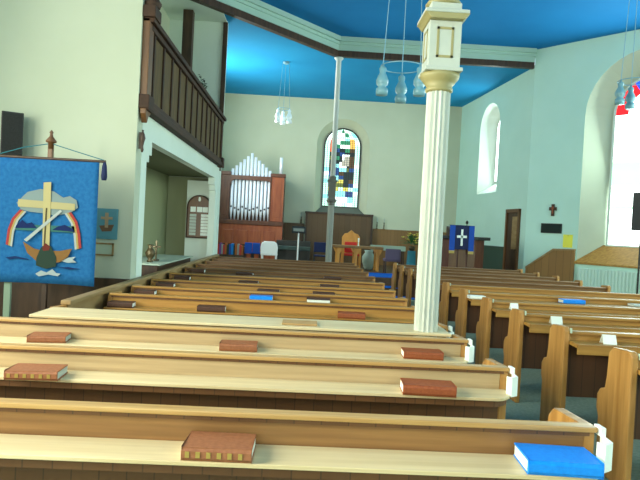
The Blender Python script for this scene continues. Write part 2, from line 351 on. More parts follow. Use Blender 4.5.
# panelling on the angled wall that steps up to the window
def on_angled(pts, off0, off1, name, m, parent=None):
    b = MB(); n = len(pts); vs = [CA(p[0], off0, p[1]) for p in pts] + [CA(p[0], off1, p[1]) for p in pts]
    tris = tessellate_polygon([[Vector((p[0], p[1], 0)) for p in pts]])
    b.add(vs, [tuple(t) for t in tris] + [tuple(i+n for i in reversed(t)) for t in tris] + [(i, (i+1) % n, n+(i+1) % n, n+i) for i in range(n)])
    return b.build(name, m, parent)
struct(on_angled([(.1, 0), (.1, .86), (.86, 1.40), (1.42, 1.43), (1.42, 0)], -.06, 0, 'trim_panelling', M['panel_wood']), 'wooden panelling sloping up towards the tall window', 'panelling')
struct(on_angled([(.1, .86), (.86, 1.40), (1.43, 1.43), (1.43, 1.47), (.85, 1.45), (.1, .91)], -.08, 0, 'trim_panelling_cap', M['oak_dull']), 'worn cap of the sloping panelling', 'trim')
# gallery post and trims
b = MB(); b.box(-2.92, -2.70, 13.1, 13.3, 2.87, 6.38); b.box(-2.95, -2.67, 13.07, 13.33, 2.87, 3.05)
tag(b.build('gallery_post', M['dark_wood'], bevel=.01), 'dark square post standing in the gallery up to the beam', 'post')
b = MB(); b.box(-2.13, -2.03, 13.84, 13.9, 2.9, 6.40)
struct(b.build('trim_wall_edge', M['dark_wood']), 'thin dark moulding down the edge of the gallery end wall', 'trim')

# windows: each a frame (structure) with its panes
def pane(C, c, hw, zb, zs, off, m, parent, name='pane', t=.02):
    pts = arch(c, hw, zb, zs); b = MB(); n = len(pts)
    vs = [C(p[0], off, p[1]) for p in pts] + [C(p[0], off+t, p[1]) for p in pts]
    tris = tessellate_polygon([[Vector((p[0], p[1], 0)) for p in pts]])
    b.add(vs, [tuple(q) for q in tris] + [tuple(i+n for i in reversed(q)) for q in tris] + [(i, (i+1) % n, n+(i+1) % n, n+i) for i in range(n)])
    return b.build(name, m, parent)
def frame_ring(C, c, hw, zb, zs, off, t, wdt, m, name, parent=None):
    a = arch(c, hw, zb, zs); i_ = arch(c, hw-wdt, zb+wdt, zs); n = len(a); b = MB()
    vs = [C(p[0], off, p[1]) for p in a] + [C(p[0], off, p[1]) for p in i_] + [C(p[0], off+t, p[1]) for p in a] + [C(p[0], off+t, p[1]) for p in i_]
    fs = []
    for k in range(n):
        j = (k+1) % n; fs += [(k, j, n+j, n+k), (2*n+k, 3*n+k, 3*n+j, 2*n+j), (k, 2*n+k, 2*n+j, j), (n+k, n+j, 3*n+j, 3*n+k)]
    b.add(vs, fs); return b.build(name, m, parent)
k = 3
for C, lst in ((CL, [(5.4, .95, 1.7, 4.3), (9.0, .95, 1.7, 4.3)]), (CR, [(8.0, 1.05, 1.5, 4.4), (13.5, 1.05, 1.5, 4.4)]), (CB, [(3.4, 1.05, 1.7, 4.4), (10.6, 1.05, 1.7, 4.4)]), (CLC, [(3.3, .8, 2.6, 4.9)]), (CU, [(1.4, .45, 1.15, 1.85)])):
    for (c, hw, zb, zs) in lst:
        dp_ = .10 if C is CU else .33  # CU: unseen window added to go with the lamp under the gallery
        f = struct(frame_ring(C, c, hw, zb, zs, dp_, .04, .06, M['wall_white'], 'window_%d' % k), 'round headed side window out of view', 'window')
        pane(C, c, hw-.03, zb+.03, zs, dp_+.01, GLASS_WHITE, f, 'pane'); k += 1
f = struct(frame_ring(CC, 2.87, .42, 3.5, 5.25, .43, .05, .04, M['wall_white'], 'window_2'), 'narrow window deep in the arched chancel niche', 'window')
pane(CC, 2.87, .40, 3.52, 5.25, .44, GLASS_WHITE, f)

# tall bright window in the angled wall
f = struct(frame_ring(CA, 2.96, .95, 1.58, 4.95, .40, .06, .05, M['wall_white'], 'window_1'), 'tall bright window with red and blue glass at the top', 'window')
pane(CA, 2.96, .92, 1.60, 4.95, .44, GLASS_WHITE, f, 'pane')
def band(s0, s1, z0, z1, m, name): on_angled([(s0, z0), (s1, z0), (s1, z1), (s0, z1)], .425, .438, name, m, f)
band(2.06, 3.86, 3.15, 3.75, GLASS_GREEN, 'tinted_glass_band'); band(2.06, 3.86, 2.55, 2.62, GLASS_GREEN, 'tinted_glass_band')
RED_G = mat('red_glass', (.8, .02, .02), .3, emit=(1, .02, .03), estr=.9); BLUE_G = mat('blue_glass', (.02, .1, .8), .3, emit=(.03, .12, 1), estr=.9)
b = MB()
for a0, a1, mi in ((180, 150, 0), (150, 122, 0), (122, 98, 1), (98, 82, 0), (82, 58, 1), (58, 30, 0), (30, 0, 0)):
    b.mi = mi; vs = []
    for q in range(6):
        t = rad(a0+(a1-a0)*q/5)
        for r in (.60, .91): vs += [CA(2.96+r*math.cos(t), .425, 4.95+r*math.sin(t)), CA(2.96+r*math.cos(t), .438, 4.95+r*math.sin(t))]
    fs = []
    for q in range(5):
        i = q*4; j = i+4; fs += [(i, j, j+2, i+2), (i+1, i+3, j+3, j+1), (i, i+1, j+1, j), (i+2, j+2, j+3, i+3)]
    fs += [(0, 2, 3, 1), (20, 21, 23, 22)]
    b.add(vs, fs)
b.build('coloured_glass_border', [RED_G, BLUE_G], f)
b = MB()   # wooden sill over the radiator, sloping back to the glass
pts = [(-.05, 1.08), (-.05, 1.13), (.42, 1.60), (.42, 1.57), (0, 1.13), (0, 1.08)]
n = len(pts); vs = []
for s_ in (0, 1):
    for o_, z_ in pts:
        h = 1.55 if o_ <= 0 else 1.5-.55*o_/.5-.03
        vs.append(CA(2.96 + (h if s_ else -h), o_, z_ + .012))
b.add(vs, [tuple(range(n)), tuple(range(2*n-1, n-1, -1))] + [(i, (i+1) % n, n+(i+1) % n, n+i) for i in range(n)])
b.build('sill', M['oak_orange'], f)

# stained glass window
f = struct(frame_ring(CK, 4.72, .70, 2.5, 4.78, .36, .06, .035, M['black'], 'window_0'), 'round headed stained glass window above the reredos', 'window')
GC = {}
for nm, c, e in (('pale', (.62, .95, .78), .95), ('white', (.9, 1, .95), 1.1), ('cyan', (.35, .85, .85), .8), ('dark', (.02, .03, .03), .25), ('navy', (.02, .07, .25), .5), ('red', (.85, .12, .03), .7),
                 ('orange', (.9, .5, .1), .7), ('gold', (.75, .62, .12), .7), ('olive', (.16, .18, .04), .5), ('skin', (.5, .45, .36), .6), ('green', (.05, .3, .15), .5), ('brown', (.12, .06, .02), .4)):
    GC[nm] = mat('glass_'+nm, c, .3, emit=c, estr=e)
names = list(GC)
def glass_colour(u, t, r):
    if abs(u) > .70 or t < .05: return 'pale' if r < .6 else ('white' if r < .8 else 'cyan')
    if t < .13: return 'white' if abs(u) < .5 else 'cyan'
    if t < .20: return 'navy' if abs(u) > .3 else 'cyan'
    if t < .25: return 'gold' if r < .7 else 'pale'
    if t > .88: return 'pale' if r < .5 else ('white' if r < .75 else 'green')
    if t > .76:
        if abs(u) > .40: return 'red' if u < 0 else 'orange'
        return 'white' if r < .35 else ('cyan' if r < .6 else 'green')
    if t > .70 and abs(u) > .4: return 'red' if r < .5 else 'brown'
    if .52 < t < .68 and .02 < u < .4: return 'skin' if r < .7 else 'white'
    if .45 < t < .58 and -.15 < u < .35: return 'white' if r < .6 else 'cyan'
    if .33 < t < .55 and -.5 < u < -.1: return 'navy' if r < .5 else 'cyan'
    if t < .36 and -.3 < u < .2: return 'gold' if r < .6 else 'olive'
    if t > .60 and abs(u) < .45: return 'pale' if r < .15 else ('green' if r < .5 else ('navy' if r < .75 else 'dark'))
    return 'dark' if r < .5 else ('brown' if r < .7 else ('olive' if r < .85 else 'navy'))
b = MB(); NR, NCOL = 40, 14; zb, zs, hw = 2.53, 4.78, .66; ztop = zs+hw
def hwz(z): return hw if z <= zs else math.sqrt(max(hw*hw-(z-zs)**2, .0004))
for i in range(NR):
    za, zc = zb+(ztop-zb)*i/NR, zb+(ztop-zb)*(i+1)/NR
    for j in range(NCOL):
        ua, ub = -1+2*j/NCOL, -1+2*(j+1)/NCOL; g = .012; gz = .004
        b.mi = names.index(glass_colour((ua+ub)/2, (i+.5)/NR, random.Random((i//2)*91+(j//2)*7+3).random()))
        wa, wc = hwz(za), hwz(zc)
        q = [(ua+g, za+gz, wa), (ub-g, za+gz, wa), (ub-g, zc-gz, wc), (ua+g, zc-gz, wc)]
        b.add([CK(4.72+p[0]*p[2], .385, p[1]) for p in q], [(0, 1, 2, 3)])
b.build('stained_glass', [GC[x] for x in names], f)
b = MB(); b.add([CK(4.72+x, o, z) for x, o, z in ((-.95, .02, 2.235), (.95, .02, 2.235), (.69, .355, 2.50), (-.69, .355, 2.50), (-.95, .03, 2.225), (.95, .03, 2.225), (.69, .36, 2.47), (-.69, .36, 2.47))], [(0,1,2,3), (4,7,6,5), (0,4,5,1), (1,5,6,2), (2,6,7,3), (3,7,4,0)])
b.build('sill', flat('grey_stone', (.14, .15, .12)), f)
pane(CK, 4.72, .68, 2.51, 4.78, .39, M['black'], f, 'lead_backing')

# ------------------------------------------------------------------ cast iron columns
def column(label, loc, zb, zt, bw, ztop, rl, ru, paint, lower, boxm, gilt):
    t = thing('column', label, 'column', loc, 0, 'iron columns')
    MB().lathe([(rl+.05, 0), (rl+.05, .1), (rl+.02, .14), (rl+.03, .18), (rl, .22)], n=24).build('base', M[lower], t, True)
    MB().lathe([(rl, .22), (rl, zb-.13)], n=32, flute=1, depth=.012).build('fluted_shaft', M[lower], t)
    MB().lathe([(rl, zb-.14), (rl+.012, zb-.13), (rl+.012, zb-.11), (rl+.002, zb-.10), (rl+.03, zb-.06), (rl+.055, zb-.03), (rl+.06, zb)], n=28).build('capital', M[gilt], t, True)
    h = bw/2; b = MB(); b.box(-h, h, -h, h, zb, zt)
    b.box(-h-.02, h+.02, -h-.02, h+.02, zb, zb+.03)
    bx = b.build('impost_box', M[boxm], t, bevel=.006)
    b = MB(); e = .018; zi0, zi1 = zb+.10, zt-.05; hi = h*.52
    for s in (-1, 1):
        y_ = s*(h+.004)
        for (x0, x1, z0, z1) in ((-hi, hi, zi0, zi0+e), (-hi, hi, zi1-e, zi1), (-hi, -hi+e, zi0, zi1), (hi-e, hi, zi0, zi1)):
            b.box(x0, x1, min(y_, y_-s*.008), max(y_, y_-s*.008)+.001, z0, z1); b.box(min(y_, y_-s*.008), max(y_, y_-s*.008)+.001, x0, x1, z0, z1)
    b.build('panel_moulding', M[gilt], bx)
    b = MB(); b.prism([(-h-.005, zt), (h+.005, zt), (h+.03, zt+.03), (h+.05, zt+.045), (-h-.05, zt+.045), (-h-.03, zt+.03)], 'y', -h-.05, h+.05)
    b.build('gilt_cornice', M[gilt], t, bevel=.006)
    b = MB(); b.box(-h-.045, h+.045, -h-.045, h+.045, zt+.045, zt+.075); b.box(-h+.005, h-.005, -h+.005, h-.005, zt+.075, zt+.14); b.build('cornice_top', M[boxm], t, bevel=.008)
    MB().lathe([(ru+.025, zt+.14), (ru+.03, zt+.155), (ru+.012, zt+.18), (ru+.005, zt+.19)], n=24).build('gilt_ring', M[gilt], t, True)
    MB().lathe([(ru, zt+.19), (ru, ztop-.08), (ru+.05, ztop-.03), (ru+.06, ztop)], n=24).build('upper_shaft', M[paint], t, True)
    return t
column('nearest iron column, fluted white shaft rising out of the pews', (.995, 4.50, 0), 2.89, 3.27, .245, 6.91, .093, .110, 'col_paint', 'col_paint', 'col_paint', 'col_gilt')
column('slim far column standing in front of the stained glass window', (.74, 16.13, .42), 2.05, 2.52, .19, 5.98, .088, .072, 'col_pale', 'col_grey', 'col_box', 'col_box')

# ------------------------------------------------------------------ pews
def end_profile(h=.93, d=.34):
    p = [(0, 0), (0, h-.03), (.03, h), (d-.05, h-.015), (d, h-.06)]
    p += [(d+.01, .72), (d+.03, .62), (d+.09, .60), (d+.13, .55), (d+.13, .46), (d+.10, .40), (d+.10, 0)]
    return p
ORD = ['first', 'second', 'third', 'fourth', 'fifth', 'sixth', 'seventh', 'eighth', 'ninth', 'tenth', 'eleventh', 'twelfth', 'thirteenth']
def central_pew(i, Y, xl, xr, label, rail='oak', shelf='oak_shelf', zs=.772, upper='oak'):
    t = thing('church_pew', label, 'pew', (0, Y, 0), 0, 'pews in the middle block')
    ledge = shelf == 'ledge'
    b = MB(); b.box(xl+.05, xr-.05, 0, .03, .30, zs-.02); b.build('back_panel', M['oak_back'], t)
    b = MB(); b.box(xl+.05, xr-.05, 0, .03, zs-.02, .862); b.build('upper_panel', M[upper], t)
    b = MB(); b.box(xl+.02, xr-(.07 if ledge else 0), -.37 if ledge else -.02, .045, .878, .90); b.build('ledge_top' if ledge else 'top_rail', M[rail], t, bevel=.005)
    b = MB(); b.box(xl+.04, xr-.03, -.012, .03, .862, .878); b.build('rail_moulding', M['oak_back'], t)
    if not ledge:
        r = .13; pts = [(xl+.03, -.005), (xl+.03, -.205)]
        pts += [(xr-.02-r+r*math.sin(a), -.205+r-r*math.cos(a)) for a in [math.pi/2*q/6 for q in range(7)]] + [(xr-.02, -.005)]
        b = MB(); b.prism(pts, 'z', zs-.018, zs); b.build('book_shelf', M[shelf], t, bevel=.004)
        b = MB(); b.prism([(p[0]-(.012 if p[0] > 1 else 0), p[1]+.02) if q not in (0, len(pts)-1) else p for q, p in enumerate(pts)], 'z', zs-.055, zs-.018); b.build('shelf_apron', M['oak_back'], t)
    b = MB(); b.box(xl+.05, xr-.05, .035, .43, .42, .455); b.box(xl+.05, xr-.05, .30, .33, .30, .42); b.build('seat', M['oak'], t, bevel=.008)
    for x in (xl, xr-.05):
        b = MB(); b.prism(end_profile(.90), 'x', x, x+.05); b.build('pew_end', M['oak_end'], t, bevel=.008)
    return t
CY = [2.33, 3.34, 4.18, 4.74, 5.85, 6.62, 7.48, 8.50, 9.62, 10.6, 11.55, 12.45, 13.3]
desc = {0: 'nearest pew of the middle block, carrying the bright blue book', 1: 'second pew from the viewer in the middle block, two brown books on its shelf ends',
        2: 'third pew from the viewer in the middle block, just in front of the white column', 3: 'fourth pew from the viewer in the middle block, with a wide pale ledge top',
        4: 'fifth pew from the viewer in the middle block, russet book near its right end', 5: 'sixth pew from the viewer in the middle block, blue book on its shelf'}
pews = []
for i, Y in enumerate(CY):
    xl = (-4.2, -4.0, -2.9, -2.03)[i] if i < 4 else -1.92
    lab = desc.get(i, '%s pew from the viewer in the middle block, between partition and aisle' % ORD[i])
    if i == len(CY)-1: lab = 'farthest pew of the middle block, last before the chancel'
    if i < 3: p = central_pew(i, Y, xl, 1.24, lab, upper='oak_brown' if i == 0 else 'oak_tan')
    elif i == 3: p = central_pew(i, Y, xl, 1.24, lab, 'oak_shelf', 'ledge')
    elif i == 4: p = central_pew(i, Y, xl, 1.24, lab, 'oak_orange', 'oak_orange', .785, 'oak_orange')
    elif i == 5: p = proto = central_pew(i, Y, xl, 1.24, lab, 'oak_orange', 'oak_orange', .815, 'oak_orange')
    elif i == 8: p = proto = central_pew(i, Y, xl, 1.24, lab, 'oak_far_dim', 'oak_far_dim', .835, 'oak_far_dim')
    else:
        p = copy_tree(proto); p.location = (0, Y, 0); p['label'] = lab
    pews.append(p)
    if i < 4:   # white number card in its holder at the aisle corner
        b = MB(); b.prism([(1.195, -.10), (1.215, -.13), (1.26, -.10), (1.265, -.01), (1.255, -.01), (1.248, -.09), (1.215, -.115), (1.20, -.095)], 'z', .76, .87)
        b.box(1.243, 1.262, -.04, .02, .87, .905)
        b.build('number_card', M['white_card'], p)
# partition along the left ends of the pews
t = thing('pew_partition', 'low worn oak partition along the left ends of the pews', 'partition', (-1.98, 5.0, 0))
b = MB(); b.box(-.03, .01, 0, 8.7, 0, .89); b.build('panel', M['oak_dull'], t)
b = MB(); b.box(-.05, .04, -.02, 8.72, .89, .93); b.build('cap', M['oak_dull'], t, bevel=.008)

def right_pew(Y, xl, xr, label, rail, shelf):
    t = thing('church_pew', label, 'pew', (0, Y, 0), 0, 'pews in the right block')
    b = MB(); b.box(xl+.05, xr-.05, .06, .09, .34, .80); b.build('back_panel', M['oak_back_shade'], t)
    b = MB(); b.box(xl+.05, xr-.05, .06, .09, .80, .87); b.build('upper_panel', M[rail], t)
    b = MB(); b.box(xl+.05, xr-.05, .03, .11, .87, .90); b.build('top_rail', M[rail], t, bevel=.008)
    b = MB(); b.box(xl+.05, xr-.05, -.15, .058, .795, .825); b.box(xl+.05, xr-.05, -.15, -.13, .74, .795); b.build('book_shelf', M[shelf], t, bevel=.005)
    b = MB(); b.box(xl+.05, xr-.05, .095, .46, .42, .455); b.build('seat', M[rail], t, bevel=.008)
    for x in (xl, xr-.05):
        b = MB(); b.prism(end_profile(.94, .29), 'x', x, x+.05); b.build('pew_end', M['oak_end'], t, bevel=.01)
    b = MB(); b.box(xl+.053, xl+.064, -.006, .02, .89, .93); b.build('number_plate', flat('pale_green_plate', (.5, .62, .48)), t)
    return t
RY = [3.77+.995*k for k in range(11)]
for i, Y in enumerate(RY):
    lab = '%s pew from the viewer in the right block, its tall end facing the aisle' % ORD[i] if i else 'nearest pew of the right block, tall golden end board at the picture edge'
    if i == len(RY)-1: lab = 'farthest pew of the right block, last before the chancel steps'
    if i in (0, 3, 6): p = proto = right_pew(Y, 2.22, (7.2, 7.2, 5.3)[i//3], lab, ('oak_orange', 'oak_orange', 'oak_far_dim')[i//3], ('oak_orange', 'oak_orange', 'oak_far_dim')[i//3])
    else:
        p = copy_tree(proto); p.location = (0, Y, 0); p['label'] = lab

# ------------------------------------------------------------------ books and cards on the shelves
def book(x, y, z, wd, dp, h, rz, cover, label, group, bands=False, pages='page', cat='book'):
    t = thing('hymn_book', label, cat, (x, y, z), rz, group)
    c = h*.14; e = .006
    b = MB(); b.box(-wd/2, wd/2, -dp/2, dp/2, 0, c); b.box(-wd/2, wd/2, -dp/2, dp/2, h-c, h)
    b.prism([(-dp/2, 0), (-dp/2-.008, h*.25), (-dp/2-.008, h*.75), (-dp/2, h), (-dp/2+c, h), (-dp/2+c, 0)], 'x', -wd/2, wd/2)
    b.build('cover', M[cover], t, bevel=.003)
    b = MB(); b.box(-wd/2+e*.4, wd/2-e*.4, -dp/2+c, dp/2-e, c, h-c); b.build('page_block', M[pages], t)
    if bands:
        for k in range(6):
            x0 = -wd/2 + wd*(.06+.15*k); b = MB(); b.box(x0, x0+wd*.06, -dp/2-.0105, -dp/2-.0075, h*.28, h*.72); b.build('gilt_spine_band', M['gold'], t)
    return t
GB = 'books on the middle pew shelves'
ZS = .773
book(-.275, 2.215, ZS, .26, .17, .05, rad(-1), 'cover_brown', 'brown book with gilt spine on the nearest pew', GB, True)
book(1.03, 2.21, ZS, .28, .18, .055, rad(-4), 'cover_blue', 'bright blue book on the nearest pew at the aisle', GB)
book(-1.40, 3.17, ZS, .27, .17, .048, rad(4), 'cover_brown', 'large brown book at the left end of the second pew', GB, True, 'page_grey')
book(.735, 3.19, ZS, .29, .15, .055, rad(-3), 'cover_red', 'russet book with white page edge on the second pew', GB)
book(-1.73, 4.09, ZS, .25, .16, .045, rad(8), 'cover_brown', 'brown book at the left end of the third pew', GB, False, 'page_grey')
book(-.41, 4.08, ZS, .26, .14, .052, rad(2), 'cover_brown', 'brown book at the middle of the third pew', GB, False, 'page_grey')
book(.89, 4.10, ZS, .28, .15, .05, rad(-2), 'cover_red', 'russet book before the white column on the third pew', GB)
book(.01, 4.53, .901, .27, .17, .014, 0, 'cover_tan', 'thin tan booklet on the wide ledge of the fourth pew', GB)
book(.52, 5.73, .786, .27, .16, .05, rad(-3), 'cover_red', 'russet book towards the aisle on the fifth pew', GB)
book(-1.74, 5.73, .786, .24, .15, .05, rad(3), 'cover_dark', 'dark book against the partition on the fifth pew', GB)
book(-.86, 5.73, .786, .27, .15, .05, rad(3), 'cover_dark', 'dark book left of the middle on the fifth pew', GB)
book(-.43, 6.51, .816, .25, .16, .05, 0, 'cover_blue', 'small blue book at the middle of the sixth pew', GB)
book(.21, 6.51, .816, .26, .16, .05, rad(180), 'cover_dark', 'dark book on the sixth pew with pale page edges towards the viewer', GB)
book(-1.72, 6.51, .816, .22, .15, .05, rad(3), 'cover_dark', 'dark book against the partition on the sixth pew', GB)
book(-1.70, 7.37, .816, .22, .15, .05, rad(3), 'cover_dark', 'dark book against the partition on the seventh pew', GB)
book(.30, 7.37, .816, .28, .15, .03, 0, 'cover_dark', 'thin dark book towards the aisle on the seventh pew', GB)
book(-.40, 7.37, .816, .28, .15, .03, 0, 'cover_dark', 'thin dark book left of the middle on the seventh pew', GB)
book(-1.70, 8.39, .816, .22, .15, .05, rad(3), 'cover_dark', 'dark book against the partition on the eighth pew', GB)
book(.42, 8.39, .816, .28, .15, .03, 0, 'cover_dark', 'thin dark book towards the aisle on the eighth pew', GB)
book(-.75, 8.39, .816, .28, .15, .03, 0, 'cover_dark', 'thin dark book left of the middle on the eighth pew', GB)
book(-1.68, 9.51, .836, .22, .15, .05, rad(3), 'cover_dark', 'dark book against the partition on the ninth pew', GB)
book(.52, 9.51, .836, .28, .15, .03, 0, 'cover_dark', 'thin dark book towards the aisle on the ninth pew', GB)
book(-.92, 9.51, .836, .28, .15, .03, 0, 'cover_dark', 'thin dark book left of the middle on the ninth pew', GB)
ZR = .827
GR = 'books on the right pew shelves'
book(3.66, RY[4]+.0-.05+.0, ZR, .30, .16, .05, 0, 'cover_blue', 'blue book on the fifth pew of the right block', GR)
book(2.36, RY[4]-.05, ZR, .22, .14, .04, 0, 'page', 'pale blue booklet by the aisle on the fifth right pew', GR)
book(4.60, RY[4]-.05, ZR, .26, .16, .03, 0, 'page_grey', 'grey booklet far along the fifth right pew', GR)
def card(x, y, z, label, wd=.11, h=.075):
    t = thing('notice_card', label, 'card', (x, y, z), rad(-4), 'white cards on the right pew shelves')
    b = MB(); b.add([(-wd/2, 0, 0), (wd/2, 0, 0), (wd/2, .03, h), (-wd/2, .03, h), (-wd/2, .002, 0), (wd/2, .002, 0), (wd/2, .034, h), (-wd/2, .034, h)],
                    [(0,1,2,3), (4,7,6,5), (0,4,5,1), (1,5,6,2), (2,6,7,3), (3,7,4,0)])
    b.build('face', M['white_card'], t)
    b = MB(); b.add([(-wd/2, .075, 0), (wd/2, .075, 0), (wd/2, .036, h), (-wd/2, .036, h), (-wd/2, .077, 0), (wd/2, .077, 0), (wd/2, .038, h), (-wd/2, .038, h)],
                    [(0,1,2,3), (4,7,6,5), (0,4,5,1), (1,5,6,2), (2,6,7,3), (3,7,4,0)]); b.build('back_flap', M['white_card'], t)
card(2.56, RY[1]-.10, ZR, 'white folded card on the second right pew beside its end')
card(2.56, RY[2]-.10, ZR, 'white folded card on the third right pew beside its end')
card(2.50, RY[3]-.10, ZR, 'white folded card on the fourth right pew beside its end', .09)
card(3.62, RY[2]-.10, ZR, 'white folded card well along the third right pew')

# ------------------------------------------------------------------ gallery front
t = thing('gallery_parapet', 'dark panelled wooden gallery front over the white opening', 'balcony', (-2.02, 7.14, 3.02))
L = 6.5
b = MB(); b.box(-.05, 0, .2, L, .1, .97); b.build('panel', M['gallery_panel'], t)
for k in range(13):
    y_ = .34 + (L-.45)*k/12; b = MB(); b.box(0, .025, y_-.028, y_+.028, .12, .97); b.build('stile', M['gallery_rail'], t, bevel=.005)
b = MB(); b.box(-.08, .07, -.01, L+.05, -.04, .05); b.box(-.06, .045, .0, L+.03, .05, .12); b.build('bottom_moulding', M['gallery_rail'], t, bevel=.012)
b = MB(); b.box(-.12, .09, .0, L+.1, 1.03, 1.10); b.box(-.07, .05, .1, L+.02, .96, 1.03); b.build('handrail', M['gallery_rail'], t, bevel=.012)
b = MB(); b.box(-.06, .04, 0, .19, .12, 1.08); pp = b.build('post', M['gallery_post'], t, bevel=.01)
b = MB(); b.box(-.09, .075, -.03, .22, -.02, .15); b.build('post_base', M['gallery_rail'], pp, bevel=.01)
b = MB(); b.box(-.12, .035, L-.14, L+.02, .12, 1.06); pp = b.build('post', M['gallery_rail'], t, bevel=.01)
b = MB(); b.box(-.15, .09, L-.17, L+.06, -.06, .16); b.build('post_base', M['gallery_rail'], pp, bevel=.01)
b = MB(); b.box(-.04, .11, -.05, .24, 1.08, 1.22); b.lathe([(.09, 1.22), (.11, 1.28), (.07, 1.34), (.1, 1.42), (.02, 1.5)], (.035, .09, 0), 14); b.build('post_finial', M['gallery_rail'], t, bevel=.008)
b = MB(); b.prism([(-.02, -.02), (-.02, -.08), (.02, -.13), (.05, -.19), (.08, -.16), (.12, -.10), (.20, -.06), (.20, -.02)], 'x', -.03, .04); b.build('scroll_bracket', M['gallery_post'], t, bevel=.008)
t = thing('pendant_drop', 'small dark turned wooden drop on the white pier below the gallery', 'ornament', (-2.015, 7.16, 2.47))
MB().lathe([(.010, 0), (.02, .03), (.013, .07), (.022, .12), (.036, .17), (.025, .22), (.010, .25), (.014, .27)], n=12).build('turned_drop', M['dark_wood'], t, True)
b = MB(); b.box(-.042, -.008, -.014, .014, .04, .24); b.build('backplate', M['dark_wood'], t)

def fern(loc, label, h, seed, m):
    random.seed(seed)
    t = thing('potted_fern', label, 'plant', loc, 0, 'plants in the gallery')
    MB().box(-.13, .13, -.13, .13, 0, .85).build('stand', M['dark_wood'], t, bevel=.01)
    MB().lathe([(.09, .85), (.13, 1.1), (.14, 1.1)], n=14).build('pot', M['pot'], t, True)
    st_ = MB(); lf = MB()
    for k in range(9):
        a = random.uniform(0, 6.28); r = random.uniform(.05, .22); top = Vector((r*math.cos(a), r*math.sin(a), 1.1+h*random.uniform(.6, 1)))
        st_.tube((0, 0, 1.08), top, .007, .004, 5)
        for q in range(10):
            f_ = .35+.65*q/9; p = Vector((0, 0, 1.1)).lerp(top, f_); ang = random.uniform(0, 6.28)
            lf.leaf(p, (math.cos(ang), math.sin(ang), random.uniform(.1, .9)), random.uniform(.09, .16), .022)
    st_.build('stem', m, t); lf.build('foliage', m, t)
fern((-2.32, 12.3, 2.865), 'leafy plant at the far end of the gallery', .75, 3, M['leaf_dark'])
fern((-2.38, 8.0, 2.865), 'dark leafy plant behind the near gallery post', .78, 5, M['leaf'])

# ------------------------------------------------------------------ left wall: banner, loudspeaker, pictures
BX = -2.76
t = thing('processional_banner', 'blue cloth banner with cross, rainbow and boat hanging from a pole', 'banner', (BX, 6.30, 0))
def R_(p): return [(x-BX, z) for x, z in p]
b = MB(); nx, nz = 20, 12
x0, x1, zt_, zb_ = -3.30-BX, -2.22-BX, 2.235, .90
vs = []; fs = []
for s in (0, 1):
    for i in range(nx+1):
        for j in range(nz+1):
            u = i/nx; v = j/nz; vs.append((x0+(x1-x0)*u, .006*math.sin(u*19)*v + .004*s, zt_+(zb_-zt_)*v + .012*math.sin(u*3.1)*v))
N1 = (nx+1)*(nz+1)
for i in range(nx):
    for j in range(nz):
        a = i*(nz+1)+j; fs += [(a, a+1, a+nz+2, a+nz+1), (N1+a, N1+a+nz+1, N1+a+nz+2, N1+a+1)]
for i in range(nx):
    a = i*(nz+1); fs += [(a, a+nz+1, N1+a+nz+1, N1+a)]; a += nz; fs += [(a, N1+a, N1+a+nz+1, a+nz+1)]
for j in range(nz):
    fs += [(j, N1+j, N1+j+1, j+1)]; a = nx*(nz+1)+j; fs += [(a, a+1, N1+a+1, N1+a)]
b.add(vs, fs); cloth = b.build('cloth', M['blue_cloth'], t, True)
def applique(name, pts, c, layer, rough=.85):
    b = MB(); y_ = -.012-.0022*layer; b.prism(R_(pts), 'y', y_, y_+.0015); return b.build(name, flat('felt_'+name, tuple(q*.62 for q in c), rough), cloth)
applique('cloud', [(-3.07,1.76),(-2.96,1.88),(-2.82,1.92),(-2.68,1.9),(-2.58,1.84),(-2.51,1.86),(-2.44,1.82),(-2.42,1.74),(-2.5,1.68),(-2.58,1.66),(-2.66,1.64),(-2.75,1.66),(-2.92,1.67),(-3.02,1.69)], (.30,.40,.40), 1)
applique('sea_strip', [(-3.05,1.53),(-2.45,1.54),(-2.44,1.47),(-3.07,1.47)], (.06,.22,.20), 2)
applique('hill', [(-3.06,1.52),(-3.0,1.58),(-2.95,1.54),(-2.90,1.56),(-2.84,1.50),(-3.07,1.49)], (.01,.03,.14), 3)
applique('hill', [(-2.68,1.49),(-2.62,1.53),(-2.55,1.55),(-2.46,1.51),(-2.45,1.48)], (.01,.03,.14), 3)
for nm, c, d0, d1 in (('red', (.50,.07,.06), 0, .028), ('yellow', (.55,.42,.14), .028, .048), ('white', (.55,.62,.60), .048, .068)):
    def arc(sgn):
        o = [(-3.165,1.31),(-3.15,1.47),(-3.11,1.59),(-3.03,1.69)] if sgn < 0 else [(-2.365,1.31),(-2.385,1.47),(-2.42,1.59),(-2.49,1.69)]
        return [(x+(-sgn)*d0, z-d0*.3) for x, z in o] + [(x+(-sgn)*d1, z-d1*.3) for x, z in reversed(o)]
    applique('rainbow_'+nm, arc(-1), c, 2); applique('rainbow_'+nm, arc(1), c, 2)
applique('cross_beam', [(-3.05,1.80),(-2.45,1.78),(-2.45,1.71),(-3.05,1.72)], (.62,.55,.28), 4)
applique('cross_upright', [(-2.79,1.99),(-2.71,2.0),(-2.70,1.31),(-2.775,1.31)], (.66,.58,.28), 5)
applique('cross_groove', [(-2.755,1.72),(-2.738,1.72),(-2.745,1.32),(-2.762,1.32)], (.12,.10,.05), 6)
applique('oar', [(-2.97,1.37),(-2.60,1.71),(-2.58,1.69),(-2.94,1.35)], (.55,.62,.60), 7)
applique('boat_hull', [(-2.98,1.35),(-2.86,1.28),(-2.75,1.26),(-2.58,1.27),(-2.46,1.30),(-2.50,1.21),(-2.58,1.15),(-2.70,1.12),(-2.82,1.14),(-2.93,1.23)], (.33,.17,.055), 6)
